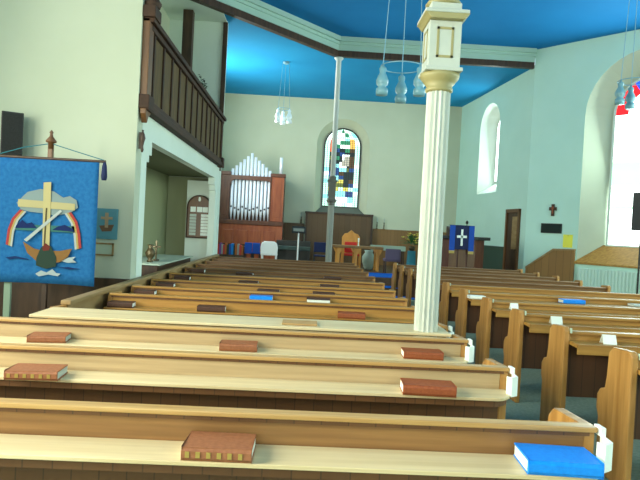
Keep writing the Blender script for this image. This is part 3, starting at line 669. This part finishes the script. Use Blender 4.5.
applique('anchor_net', [(-2.79,1.29),(-2.74,1.34),(-2.68,1.31),(-2.62,1.20),(-2.62,1.10),(-2.72,1.07),(-2.83,1.10),(-2.83,1.18)], (.035,.07,.05), 8)
applique('rope', [(-2.77,1.30),(-2.74,1.345),(-2.69,1.31),(-2.70,1.27),(-2.76,1.26)], (.20,.04,.03), 9)
applique('wave', [(-2.57,1.16),(-2.50,1.20),(-2.42,1.215),(-2.45,1.18),(-2.41,1.155),(-2.50,1.145)], (.50,.60,.62), 3)
applique('wave', [(-2.84,1.01),(-2.78,1.05),(-2.72,1.03),(-2.66,1.07),(-2.62,1.03),(-2.57,1.025),(-2.60,.995),(-2.70,1.01),(-2.80,.985)], (.50,.60,.62), 3)
applique('ripple', [(-3.16,1.17),(-3.06,1.19),(-2.94,1.17),(-2.90,1.155),(-3.05,1.165),(-3.12,1.15)], (.01,.04,.16), 3)
applique('ripple', [(-2.60,1.09),(-2.50,1.10),(-2.36,1.085),(-2.48,1.075)], (.01,.04,.16), 3)
b = MB(); b.tube((x0-.03, .02, 2.25), (x1+.06, .02, 2.25), .016, n=10); b.build('crossbar', M['dark_wood'], t)
MB().box(-.43, -.36, .03, .07, 0, 1.2).build('stand_leg', flat('grey_green_paint', (.22, .30, .22)), t, bevel=.006)
MB().box(-.023, .023, .026, .072, .06, 1.0).build('lower_pole', M['dark_wood'], t)
b = MB(); b.box(-.025, .025, .024, .074, 1.0, 2.36); pole = b.build('pole', M['gallery_post'], t, bevel=.006)
MB().lathe([(.03, 2.36), (.03, 2.42), (.055, 2.43), (.055, 2.445), (.02, 2.49), (.015, 2.52), (.022, 2.535), (.004, 2.56)], (0, .049, 0), 12).build('finial', M['gallery_post'], pole, True)
b = MB(); b.path([(x0-.01, .02, 2.265), (x0*.5, .03, 2.36), (-.026, .045, 2.41)], .005); b.build('cord', M['teal'], t)
b = MB(); b.path([(x1+.04, .02, 2.265), (x1*.5, .03, 2.345), (.026, .045, 2.41)], .005); b.build('cord', M['teal'], t)
b = MB(); b.lathe([(.026, 2.05), (.034, 2.09), (.026, 2.20), (.014, 2.245)], (x1+.05, .02, 0), 10); b.build('tassel', M['navy'], t, True)
b = MB(); b.box(-.46, .22, -.15, .25, 0, .06); b.build('base', M['dark_wood'], t, bevel=.01)
t = thing('loudspeaker', 'black box loudspeaker high on the cream wall left of the banner pole', 'loudspeaker', (-3.47, 6.93, 2.14), rad(27))
MB().box(-.115, .115, -.08, .06, 0, .68).build('cabinet', M['black'], t, bevel=.008)
MB().box(-.10, .10, -.092, -.081, .02, .66).build('grille', M['grille'], t)
MB().box(-.03, .03, .06, .125, .25, .45).build('wall_bracket', M['black'], t)
t = thing('poster', 'small blue poster with a boat and cross on the cream wall', 'picture', (-2.375, 7.085, 1.39))
b = MB(); b.box(-.13, .13, -.006, .012, 0, .37); b.build('sheet', flat('poster_blue', (.10, .26, .30)), t)
b = MB(); b.prism([(-.09, .16), (.09, .18), (.06, .10), (-.05, .09)], 'y', -.009, -.006); b.build('printed_boat', flat('poster_brown', (.16, .09, .05)), t)
b = MB(); b.prism([(-.02, .32), (.02, .32), (.02, .27), (.07, .27), (.07, .24), (.02, .24), (.02, .14), (-.02, .14), (-.02, .24), (-.07, .24), (-.07, .27), (-.02, .27)], 'y', -.012, -.009); b.build('printed_cross', flat('poster_tan', (.40, .28, .16)), t)
t = thing('framed_certificate', 'small framed certificate below the blue poster', 'picture', (-2.40, 7.085, 1.19))
b = MB(); e = .018
for q in ((-.12, .12, 0, e), (-.12, .12, .155-e, .155), (-.12, -.12+e, 0, .155), (.12-e, .12, 0, .155)): b.box(q[0], q[1], -.012, .012, q[2], q[3])
b.build('frame', M['oak_dull'], t); MB().box(-.10, .10, -.003, .008, .018, .137).build('sheet', flat('certificate_paper', (.45, .52, .38)), t)

# ------------------------------------------------------------------ under the gallery
t = thing('honours_board', 'arched wooden board with white name cards under the gallery', 'board', (-2.43, 13.55, 1.30))
b = MB(); b.prism(arch(0, .27, 0, .70), 'y', -.03, .02); b.build('backboard', M['gallery_post'], t)
o_ = frame_ring(lambda s, off, z: Vector((s, off, z)), 0, .285, -.015, .70, -.05, .05, .03, M['gallery_rail'], 'moulding', t)
for k in range(7):
    b = MB(); z_ = .05+.072*k; b.box(-.21, -.06, -.036, -.03, z_, z_+.06); b.build('name_card', M['page_grey'], t)
    b = MB(); b.box(.05, .22, -.036, -.03, z_, z_+.062); b.build('name_card', M['white_card'], t)
for x in (-.14, 0.01, .14):
    b = MB(); b.box(x-.06, x+.06, -.036, -.03, .59, .71); b.build('name_card', M['white_card'], t)
MB().prism([(-.02, .84), (.02, .84), (.03, .88), (.02, .94), (-.02, .94), (-.03, .88)], 'y', -.038, -.03).build('emblem', M['white_card'], t)
t = thing('sideboard', 'dark sideboard with a pale cloth top under the gallery', 'sideboard', (-2.56, 11.0, 0))
MB().box(-.48, .18, -1.3, 1.5, 0, .90).build('body', M['dark_wood'], t, bevel=.01)
MB().box(-.50, .22, -1.34, 1.54, .90, .925).build('cloth', flat('pale_cloth', (.40, .48, .38)), t)
for y_ in (-.8, 0, .8): MB().box(.181, .192, y_-.30, y_+.30, .12, .80).build('door', M['oak_dull'] if y_ == 0 else M['gallery_post'], t)
t = thing('brass_vase', 'dark brass vase on the sideboard under the gallery', 'vase', (-2.62, 10.1, .927))
MB().lathe([(.05, 0), (.055, .02), (.03, .04), (.07, .10), (.085, .16), (.05, .22), (.03, .25), (.06, .30)], n=18).build('body', M['brass'], t, True)
b = MB(); b.tube((.06, 0, .24), (.10, 0, .19), .008); b.tube((.10, 0, .19), (.078, 0, .14), .008); b.build('handle', M['brass'], t)
t = thing('altar_cross', 'small plain cross beside the brass vase', 'cross', (-2.60, 10.42, .927))
MB().box(-.05, .05, -.04, .04, 0, .03).build('base', M['brass'], t, bevel=.004)
b = MB(); b.box(-.012, .012, -.01, .01, .03, .36); b.box(-.08, .08, -.01, .01, .24, .264); b.build('cross', M['brass'], t)

# ------------------------------------------------------------------ organ
t = thing('pipe_organ', 'mahogany pipe organ with a pointed row of silver pipes', 'organ', (-1.88, 20.2, .42))
MB().box(-1.12, 1.14, .12, 1.1, 0, 3.0).build('case', M['organ_dark'], t)
MB().box(-1.14, 1.16, -.12, .12, 0, 1.25).build('lower_case', M['red_wood'], t, bevel=.012)
for x in (-.72, -.24, .24, .72): MB().box(x-.19, x+.19, -.145, -.12, .25, 1.05).build('panel', M['red_wood'], t, bevel=.01)
MB().box(-1.16, 1.18, -.16, .12, 1.25, 1.40).build('impost_rail', M['organ_dark'], t, bevel=.012)
MB().box(-1.14, -.72, -.10, .12, 1.40, 2.98).build('side_tower', M['organ_dark'], t, bevel=.012)
MB().box(.70, 1.14, -.10, .12, 1.40, 2.98).build('side_tower', M['red_wood'], t, bevel=.012)
for x in (-.93, .92): MB().box(x-.13, x+.13, -.115, -.10, 1.55, 2.85).build('tower_panel', M['organ_dark'] if x < 0 else M['red_wood'], t, bevel=.008)
MB().box(.66, .70, -.12, .12, 1.40, 2.98).build('tower_edge', M['organ_dark'], t)
rl_ = MB(); rl_.prism([(-.74, 2.72), (-.68, 2.55), (-.68, 2.72), (-.58, 2.78), (.56, 2.78), (.66, 2.72), (.66, 2.55), (.70, 2.72), (.70, 2.93), (-.74, 2.93)], 'y', -.13, -.06); rl_.build('pipe_rail', M['organ_dark'], t, bevel=.006)
MB().box(-1.17, -.70, -.14, .14, 2.93, 3.05).build('tower_cornice', M['organ_dark'], t, bevel=.012)
MB().box(.66, 1.18, -.14, .14, 2.93, 3.05).build('tower_cornice', M['organ_dark'], t, bevel=.012)
for k in range(11):
    x = -.655 + .1285*k; zt_ = 3.72 - .112*abs(k-5) - (.02 if k > 5 else 0)
    b = MB(); b.lathe([(.018, 1.40), (.052, 1.72), (.052, zt_)], (x, .0, 0), 14); p = b.build('pipe', M['pipe'], t, True)
    zm = 1.72 + .05*(abs(k-5) % 3)
    MB().box(x-.03, x+.03, -.06, -.048, zm, zm+.06).build('pipe_mouth', M['pipe_dark'], p)
b = MB(); b.lathe([(.055, 3.05), (.055, 3.62)], (1.0, 0, 0), 14); b.build('pipe', M['pipe'], t, True)

# ------------------------------------------------------------------ reredos and chancel furniture
t = thing('reredos', 'dark panelled reredos below the stained glass window', 'reredos', (1.30, 21.36, .42))
MB().box(-1.24, 1.22, -.06, .08, 0, 1.78).build('panelling', M['reredos'], t)
MB().box(-1.27, 1.25, -.10, .08, 1.78, 1.85).build('cornice', M['dark_wood'], t, bevel=.01)
for x in (-1.24, 1.17): MB().box(x, x+.07, -.08, -.06, 0, 1.78).build('stile', M['dark_wood'], t)
def candle(loc, label):
    t = thing('candlestick', label, 'candlestick', loc, 0, 'candlesticks on the panelling')
    MB().lathe([(.045, 0), (.015, .03), (.022, .12), (.012, .2), (.03, .24)], n=10).build('stick', M['brass'], t, True)
    MB().lathe([(.014, .24), (.014, .40)], n=8).build('candle', M['page_grey'], t)
candle((2.72, 21.44, 1.762), 'candlestick on the right panelling nearest the reredos'); candle((2.98, 21.44, 1.762), 'candlestick on the right panelling farther from the reredos')
candle((-.10, 21.44, 1.822), 'candlestick on the left panelling beside the reredos')

t = thing('communion_table', 'oak communion table with bracketed legs behind the far pews', 'table', (1.72, 18.0, .434))
MB().box(-.78, .76, -.35, .35, .68, .75).build('table_top', M['panel_wood'], t, bevel=.01)
for x in (-.62, -.08, .60):
    for y_ in (-.26, .26):
        b = MB(); b.box(x-.05, x+.05, y_-.05, y_+.05, 0, .68)
        if y_ < 0: b.prism([(x-.05, .68), (x-.16, .68), (x-.10, .56), (x-.05, .48)], 'y', y_-.03, y_+.03); b.prism([(x+.05, .68), (x+.16, .68), (x+.10, .56), (x+.05, .48)], 'y', y_-.03, y_+.03)
        b.build('leg', M['orange_wood'], t, bevel=.006)
t = thing('ministers_chair', 'orange oak armchair with a red seat behind the communion table', 'chair', (1.60, 19.0, .422))
MB().prism([(-.30, .45), (.30, .45), (.30, 1.0), (.22, 1.12), (.12, 1.14), (0, 1.24), (-.12, 1.14), (-.22, 1.12), (-.30, 1.0)], 'y', .22, .28).build('backrest', M['orange_wood'], t, bevel=.01)
MB().box(-.20, .20, .19, .22, .50, .85).build('back_cushion', M['red_cushion'], t, bevel=.01)
MB().box(-.28, .28, -.28, .22, .40, .47).build('seat', M['red_cushion'], t, bevel=.02)
for x in (-.28, .28):
    for y_ in (-.26, .24): MB().box(x-.03, x+.03, y_-.03, y_+.03, 0, .66 if y_ < 0 else .45).build('leg', M['orange_wood'], t)
    MB().box(x-.035, x+.035, -.30, .22, .66, .70).build('armrest', M['orange_wood'], t, bevel=.008)
t = thing('white_vase', 'small white candle holder on the communion table', 'candle holder', (1.72, 17.85, 1.186))
MB().lathe([(.035, 0), (.012, .03), (.012, .12), (.03, .15)], n=10).build('stem', M['white_card'], t, True); MB().lathe([(.022, .15), (.022, .24)], n=10).build('candle', M['white_card'], t, True)
t = thing('white_urn', 'pale urn on the floor at the right of the communion table', 'urn', (2.15, 18.65, .422))
MB().lathe([(.12, 0), (.14, .05), (.20, .25), (.21, .42), (.12, .55), (.15, .62)], n=18).build('body', flat('urn_glaze', (.40, .52, .44)), t, True)
b = MB(); b.tube((.19, 0, .45), (.27, 0, .36), .015); b.tube((.27, 0, .36), (.20, 0, .25), .015); b.build('handle', M['dark_wood'], t)

t = thing('music_stand', 'black music stand on a white pole left of the far column', 'music stand', (-.13, 17.0, .422))
b = MB(); b.tube((0, 0, .06), (0, 0, 1.1), .022, n=10); b.build('pole', M['white_plastic'], t)
b = MB(); b.add([(-.20, -.03, 1.08), (.20, -.03, 1.08), (.20, .08, 1.27), (-.20, .08, 1.27), (-.20, -.01, 1.08), (.20, -.01, 1.08), (.20, .10, 1.27), (-.20, .10, 1.27)], [(0,1,2,3), (4,7,6,5), (0,4,5,1), (1,5,6,2), (2,6,7,3), (3,7,4,0)])
b.box(-.20, .20, -.06, -.01, 1.07, 1.085); b.build('desk', M['black'], t)
for k in range(3):
    a = k*2.094+.5; MB().tube((0, 0, .10), (.28*math.cos(a), .28*math.sin(a), .015), .014, n=8).build('leg', M['black'], t)
b = MB(); b.add([(-.16, -.030, 1.12), (.16, -.030, 1.12), (.16, .022, 1.21), (-.16, .022, 1.21), (-.16, -.024, 1.12), (.16, -.024, 1.12), (.16, .028, 1.21), (-.16, .028, 1.21)], [(0,1,2,3), (4,7,6,5), (0,4,5,1), (1,5,6,2), (2,6,7,3), (3,7,4,0)])
b.build('sheet_music', flat('grey_sheet', (.16, .18, .16)), t)
t = thing('digital_piano', 'dark upright piano beside the music stand', 'piano', (-.38, 17.75, .422))
MB().box(-.42, .62, -.10, .28, 0, .82).build('body', M['black'], t, bevel=.01)
MB().box(-.42, .62, -.36, -.10, .55, .66).build('keyboard', flat('grey_green_cloth', (.06, .09, .08)), t, bevel=.01)
for x in (-.38, .58): MB().box(x-.03, x+.03, -.34, -.28, 0, .55).build('leg', M['black'], t)
def black_chair(x, y, rz, label):
    t = thing('stacking_chair', label, 'chair', (x, y, .422), rz, 'chairs in the chancel')
    MB().box(-.21, .21, -.20, .20, .42, .46).build('seat', M['navy'], t, bevel=.015)
    MB().box(-.20, .20, .19, .225, .55, .84).build('backrest', M['navy'], t, bevel=.015)
    for xx in (-.19, .19):
        for yy in (-.18, .2): MB().tube((xx, yy, 0), (xx, yy, .42 if yy < 0 else .75), .012, n=8).build('leg', M['black'], t)
black_chair(.55, 17.0, rad(175), 'dark chair just left of the far column')
# white covered seat and coloured books on the choir shelf
t = thing('white_chair', 'white moulded chair back in front of the organ', 'chair', (-.96, 17.0, .422), rad(180))
b = MB(); prof = [(-.24, .40), (-.25, .62), (-.22, .74), (-.14, .79), (.14, .79), (.22, .74), (.25, .62), (.24, .40)]; b.prism(prof, 'y', .14, .19); b.build('backrest', M['white_plastic'], t, bevel=.02)
MB().box(-.24, .24, -.26, .18, .38, .42).build('seat', M['white_plastic'], t, bevel=.015)
for xx in (-.2, .2):
    for yy in (-.22, .15): MB().tube((xx, yy, 0), (xx, yy, .38), .02, .025, n=8).build('leg', M['white_plastic'], t)
t = thing('choir_shelf', 'low dark bookcase in front of the organ filled with coloured books', 'bookcase', (-1.96, 17.1, .422))
MB().box(-.55, .27, -.14, .16, 0, .34).build('body', M['dark_wood'], t, bevel=.008)
MB().box(-.55, .27, .14, .16, .34, .66).build('back', M['dark_wood'], t)
for x in (-.55, .25): MB().box(x, x+.02, -.14, .14, .34, .60).build('side', M['dark_wood'], t)
cols = [((.03,.05,.04), 'dark green'), ((.50,.06,.05), 'red'), ((.03,.08,.34), 'navy'), ((.20,.08,.26), 'purple'), ((.40,.12,.04), 'orange'), ((.02,.20,.55), 'mid blue'), ((.30,.30,.28), 'grey'), ((.14,.03,.03), 'maroon')]
bm_ = [flat('spine_'+n_.replace(' ', '_'), c_) for c_, n_ in cols]
random.seed(11); x = -2.475; k = 0
while x < -1.74:
    wd = random.uniform(.045, .075); h = random.uniform(.24, .34); ci = (k*3+random.randint(0, 1)) % 8
    b = MB(); b.box(0, wd-.004, 0, .19, 0, h); o = b.build('songbook', bm_[ci], loc=(x, 16.975, .764), bevel=.004)
    tag(o, '%s book, %s from the left on the shelf before the organ' % (cols[ci][1], (ORD+['fourteenth', 'fifteenth', 'sixteenth', 'seventeenth', 'eighteenth', 'nineteenth', 'twentieth'])[k]), 'book', 'books on the choir shelf')
    x += wd; k += 1
def blue_chair(x, label):
    t = thing('stacking_chair', label, 'chair', (x, 17.15, .422), rad(180), 'blue chairs before the organ')
    MB().box(-.11, .11, -.18, .16, .40, .45).build('seat', M['royal'], t, bevel=.015)
    MB().box(-.11, .11, .14, .18, .40, .72).build('backrest', M['royal'], t, bevel=.015)
    for xx in (-.09, .09):
        for yy in (-.16, .14): MB().tube((xx, yy, 0), (xx, yy, .40), .012, n=8).build('leg', M['black'], t)
blue_chair(-1.345, 'small blue chair next to the white chair'); blue_chair(-1.575, 'small blue chair next to the coloured books')

# flowers, mauve chair, side table right of the communion table
t = thing('flower_arrangement', 'yellow and green flowers on a teal draped stand left of the pulpit', 'flowers', (3.22, 17.0, .422))
MB().lathe([(.17, 0), (.14, .3), (.12, .70), (.13, .72)], n=16).build('stand', M['teal'], t, True)
MB().lathe([(.06, .72), (.10, .80), (.09, .86)], n=12).build('bowl', M['brass'], t, True)
random.seed(4); lf = MB(); fl_ = MB()
for k in range(60):
    a = random.uniform(0, 6.28); e = random.uniform(-.1, 1.4); d = Vector((math.cos(a)*math.cos(e), math.sin(a)*math.cos(e), math.sin(e)+.2)); lf.leaf(Vector((0, 0, .88))+d*.08, d, random.uniform(.18, .36), .035, .2)
for k in range(16):
    a = random.uniform(0, 6.28); e = random.uniform(0, 1.3); d = Vector((math.cos(a)*math.cos(e), math.sin(a)*math.cos(e), math.sin(e))); p = Vector((0, 0, .92))+d*random.uniform(.18, .36)
    for q in range(5):
        g = q*1.257; fl_.leaf(p, (math.cos(g), math.sin(g)-.3, .5), .08, .025, 0)
lf.build('foliage', M['leaf'], t); fl_.build('blossom', M['yellow'], t)
t = thing('upholstered_chair', 'mauve upholstered chair beside the flower stand', 'chair', (2.72, 17.5, .422), rad(180))
MB().box(-.24, .24, -.22, .22, .36, .44).build('seat', M['purple'], t, bevel=.02); MB().box(-.23, .23, .20, .25, .40, .74).build('backrest', M['purple'], t, bevel=.02)
for xx in (-.2, .2):
    for yy in (-.18, .18): MB().box(xx-.02, xx+.02, yy-.02, yy+.02, 0, .36).build('leg', M['dark_wood'], t)
t = thing('side_table', 'narrow table with a pale cloth against the right panelling', 'table', (3.05, 20.7, .422))
MB().box(-.60, .60, -.22, .22, .70, .74).build('table_top', M['dark_wood'], t); MB().box(-.61, .61, -.23, .23, .58, .75).build('cloth', flat('pale_green_cloth', (.36, .46, .36)), t, bevel=.008)
for xx in (-.55, .55):
    for yy in (-.18, .18): MB().box(xx-.025, xx+.025, yy-.025, yy+.025, 0, .70).build('leg', M['dark_wood'], t)

t = thing('pulpit', 'dark wooden pulpit with a wide ledge right of the white column', 'pulpit', (4.55, 16.5, .422))
b = MB(); b.prism([(-.62, .35), (-.62, -.10), (-.42, -.30), (.30, -.30), (.62, -.10), (.62, .35)], 'z', 0, 1.14); b.build('body', M['organ_dark'], t)
for x in (-.32, -.06, .20): MB().box(x-.11, x+.11, -.322, -.30, .12, 1.0).build('panel', M['gallery_post'], t, bevel=.008)
b = MB(); b.prism([(-.70, .38), (-.70, -.14), (-.46, -.38), (.34, -.38), (.78, -.16), (.78, .38)], 'z', 1.14, 1.23); b.build('ledge', M['black'], t, bevel=.012)
b = MB(); b.prism([(-.32, 1.23), (.06, 1.23), (.06, 1.50), (-.32, 1.40)], 'x', -.45, .22); b.build('book_desk', M['dark_wood'], t, bevel=.01)
t = thing('pulpit_fall', 'blue pulpit cloth with a white cross and gold fringe', 'pulpit cloth', (4.435, 16.10, .422))
b = MB(); b.box(-.20, .20, -.012, -.004, .86, 1.52); b.build('centre_panel', M['navy'], t)
for s in (-1, 1):
    b = MB(); x = s*.27; b.box(x-.075, x+.075, -.02, -.004, .82, 1.52); l_ = b.build('lappet', M['royal'], t)
    b = MB(); b.box(x-.075, x+.075, -.022, -.004, .74, .82); b.build('fringe', M['gold'], l_)
b = MB(); b.box(-.03, .03, -.022, -.012, .96, 1.42); b.box(-.14, .14, -.022, -.012, 1.18, 1.25); b.build('cross', M['white_card'], t, bevel=.004)
b = MB(); b.box(-.345, .345, -.02, .10, 1.52, 1.535); b.build('top_edge', M['navy'], t)
t = thing('pulpit_lamp', 'small dark reading lamp on the pulpit desk', 'lamp', (4.72, 16.66, 1.655))
b = MB(); b.tube((0, 0, 0), (0, 0, .40), .012); b.build('stem', M['black'], t); MB().lathe([(.035, .36), (.04, .42), (.01, .46)], n=10).build('shade', M['black'], t, True); MB().lathe([(.05, 0), (.05, .02), (.02, .03)], n=12).build('base', M['black'], t)

# door and low panel in the chancel side wall
def on_chancel(s0, s1, z0, z1, off0, off1, b=None):
    b = b or MB(); q = [(s, o, z) for z in (z0, z1) for s, o in ((s0, off0), (s1, off0), (s1, off1), (s0, off1))]
    return b.add([CC(*p) for p in q], [(3,2,1,0),(4,5,6,7),(0,1,5,4),(1,2,6,5),(2,3,7,6),(3,0,4,7)])
b = on_chancel(.40, 1.10, .43, 2.42, -.02, -.001); d_ = struct(b.build('door_1', M['dark_wood']), 'dark wooden door in the chancel side wall', 'door')
b = MB(); on_chancel(.32, .40, .43, 2.52, -.06, -.001, b); on_chancel(1.10, 1.19, .43, 2.52, -.06, -.001, b); on_chancel(.32, 1.19, 2.42, 2.52, -.06, -.001, b); b.build('door_frame', M['gallery_post'], d_)
b = on_chancel(.47, .78, 1.35, 2.30, -.03, -.02); b.build('door_panel', M['oak_dull'], d_)
b = on_chancel(.43, .46, 1.3, 1.36, -.07, -.02); b.build('door_handle', M['brass'], d_)
b = on_chancel(1.20, 3.2, .43, 1.40, -.05, -.001); struct(b.build('trim_dado_chancel', flat('dark_green_paint', (.05, .085, .06))), 'dark green low panelling beside the chancel door', 'panelling')

# ------------------------------------------------------------------ on the angled wall
def angled_box(name, s0, s1, z0, z1, o0, o1, m, parent=None): return on_angled([(s0, z0), (s1, z0), (s1, z1), (s0, z1)], o0, o1, name, m, parent)
t = thing('crucifix', 'small dark cross on the aqua wall above the plaque', 'cross')
on_angled([(.72, 2.32), (.80, 2.32), (.80, 2.47), (.86, 2.47), (.86, 2.56), (.80, 2.56), (.80, 2.64), (.72, 2.64), (.72, 2.56), (.66, 2.56), (.66, 2.47), (.72, 2.47)], -.035, -.003, 'cross', M['dark_wood'], t)
on_angled([(.745, 2.38), (.775, 2.38), (.775, 2.50), (.80, 2.53), (.775, 2.58), (.745, 2.58), (.72, 2.53), (.745, 2.50)], -.05, -.036, 'figure', M['red_wood'], t)
t = thing('memorial_plaque', 'black rectangular memorial plaque on the aqua wall', 'plaque')
angled_box('plate', .46, 1.03, 1.86, 2.12, -.03, -.003, M['black'], t); angled_box('border', .48, 1.01, 1.88, 2.10, -.034, -.031, flat('plaque_slate', (.02, .03, .025)), t)
t = thing('yellow_notice', 'yellow paper notice pinned above the sloping panelling', 'notice')
angled_box('paper', 1.08, 1.33, 1.50, 1.84, -.012, -.003, flat('yellow_paper', (.85, .80, .10)), t)
angled_box('pin', 1.20, 1.22, 1.80, 1.82, -.02, -.012, M['metal'], t)
t = thing('radiator', 'long white ribbed radiator under the tall window', 'radiator')
angled_box('body', 1.56, 4.4, .40, 1.0, -.13, -.05, M['radiator'], t)
for k in range(34):
    s_ = 1.60 + .082*k; angled_box('fin', s_, s_+.05, .42, .99, -.15, -.131, M['radiator'], t)
for s_ in (1.8, 4.1): angled_box('foot', s_, s_+.06, 0, .40, -.12, -.06, M['radiator'], t)
# loudspeaker on a pole standing on the floor before the tall window
t = thing('pole_loudspeaker', 'black loudspeaker on a pole in front of the bright window', 'loudspeaker', (7.86, 13.3, 0), rad(20))
MB().box(-.16, .16, -.14, .14, 2.0, 2.88).build('cabinet', M['black'], t, bevel=.01); MB().box(-.14, .14, -.152, -.141, 2.03, 2.85).build('grille', M['grille'], t)
b = MB(); b.tube((0, 0, .06), (0, 0, 2.0), .022); b.build('pole', M['black'], t)
MB().lathe([(.22, 0), (.22, .03), (.04, .07)], n=20).build('base', M['black'], t)

# ------------------------------------------------------------------ pendant lights
def pendant(label, loc, zc, zr, R, m, ang):
    t = thing('pendant_light', label, 'pendant light', (loc[0], loc[1], zc), 0, 'three-shade pendants'); d = zr-zc
    MB().lathe([(.07, -.06), (.09, -.03), (.09, 0)], n=16).build('ceiling_rose', M['rod'], t, True)
    b = MB(); n = 24
    for k in range(n): b.tube((R*math.cos(2*math.pi*k/n), R*math.sin(2*math.pi*k/n), d), (R*math.cos(2*math.pi*(k+1)/n), R*math.sin(2*math.pi*(k+1)/n), d), .008, n=6)
    b.build('ring', M['rod'], t)
    for k in range(3):
        a = ang + 2*math.pi*k/3; x, y = R*math.cos(a), R*math.sin(a)
        MB().tube((x*.55, y*.55, -.02), (x, y, d), .006, n=6).build('rod', M['rod'], t)
        s = MB().lathe([(.078, d-.42), (.082, d-.36), (.075, d-.33), (.05, d-.31), (.08, d-.27), (.085, d-.22), (.06, d-.16), (.04, d-.12), (.05, d-.07), (.045, d-.05), (.02, d-.03), (.012, d)], (x, y, 0), 16).build('shade', m, t, True)
pendant('three-shade pendant light hanging beside the nearest column', (1.24, 8.0), 6.92, 3.93, .29, M['shade'], rad(200))
pendant('three-shade pendant light hanging in front of the organ', (-.75, 17.0), 6.45, 5.08, .19, M['shade_clear'], rad(215))
pendant('three-shade pendant light hanging before the tall bright window', (5.62, 10.0), 6.92, 4.50, .26, M['shade'], rad(190))
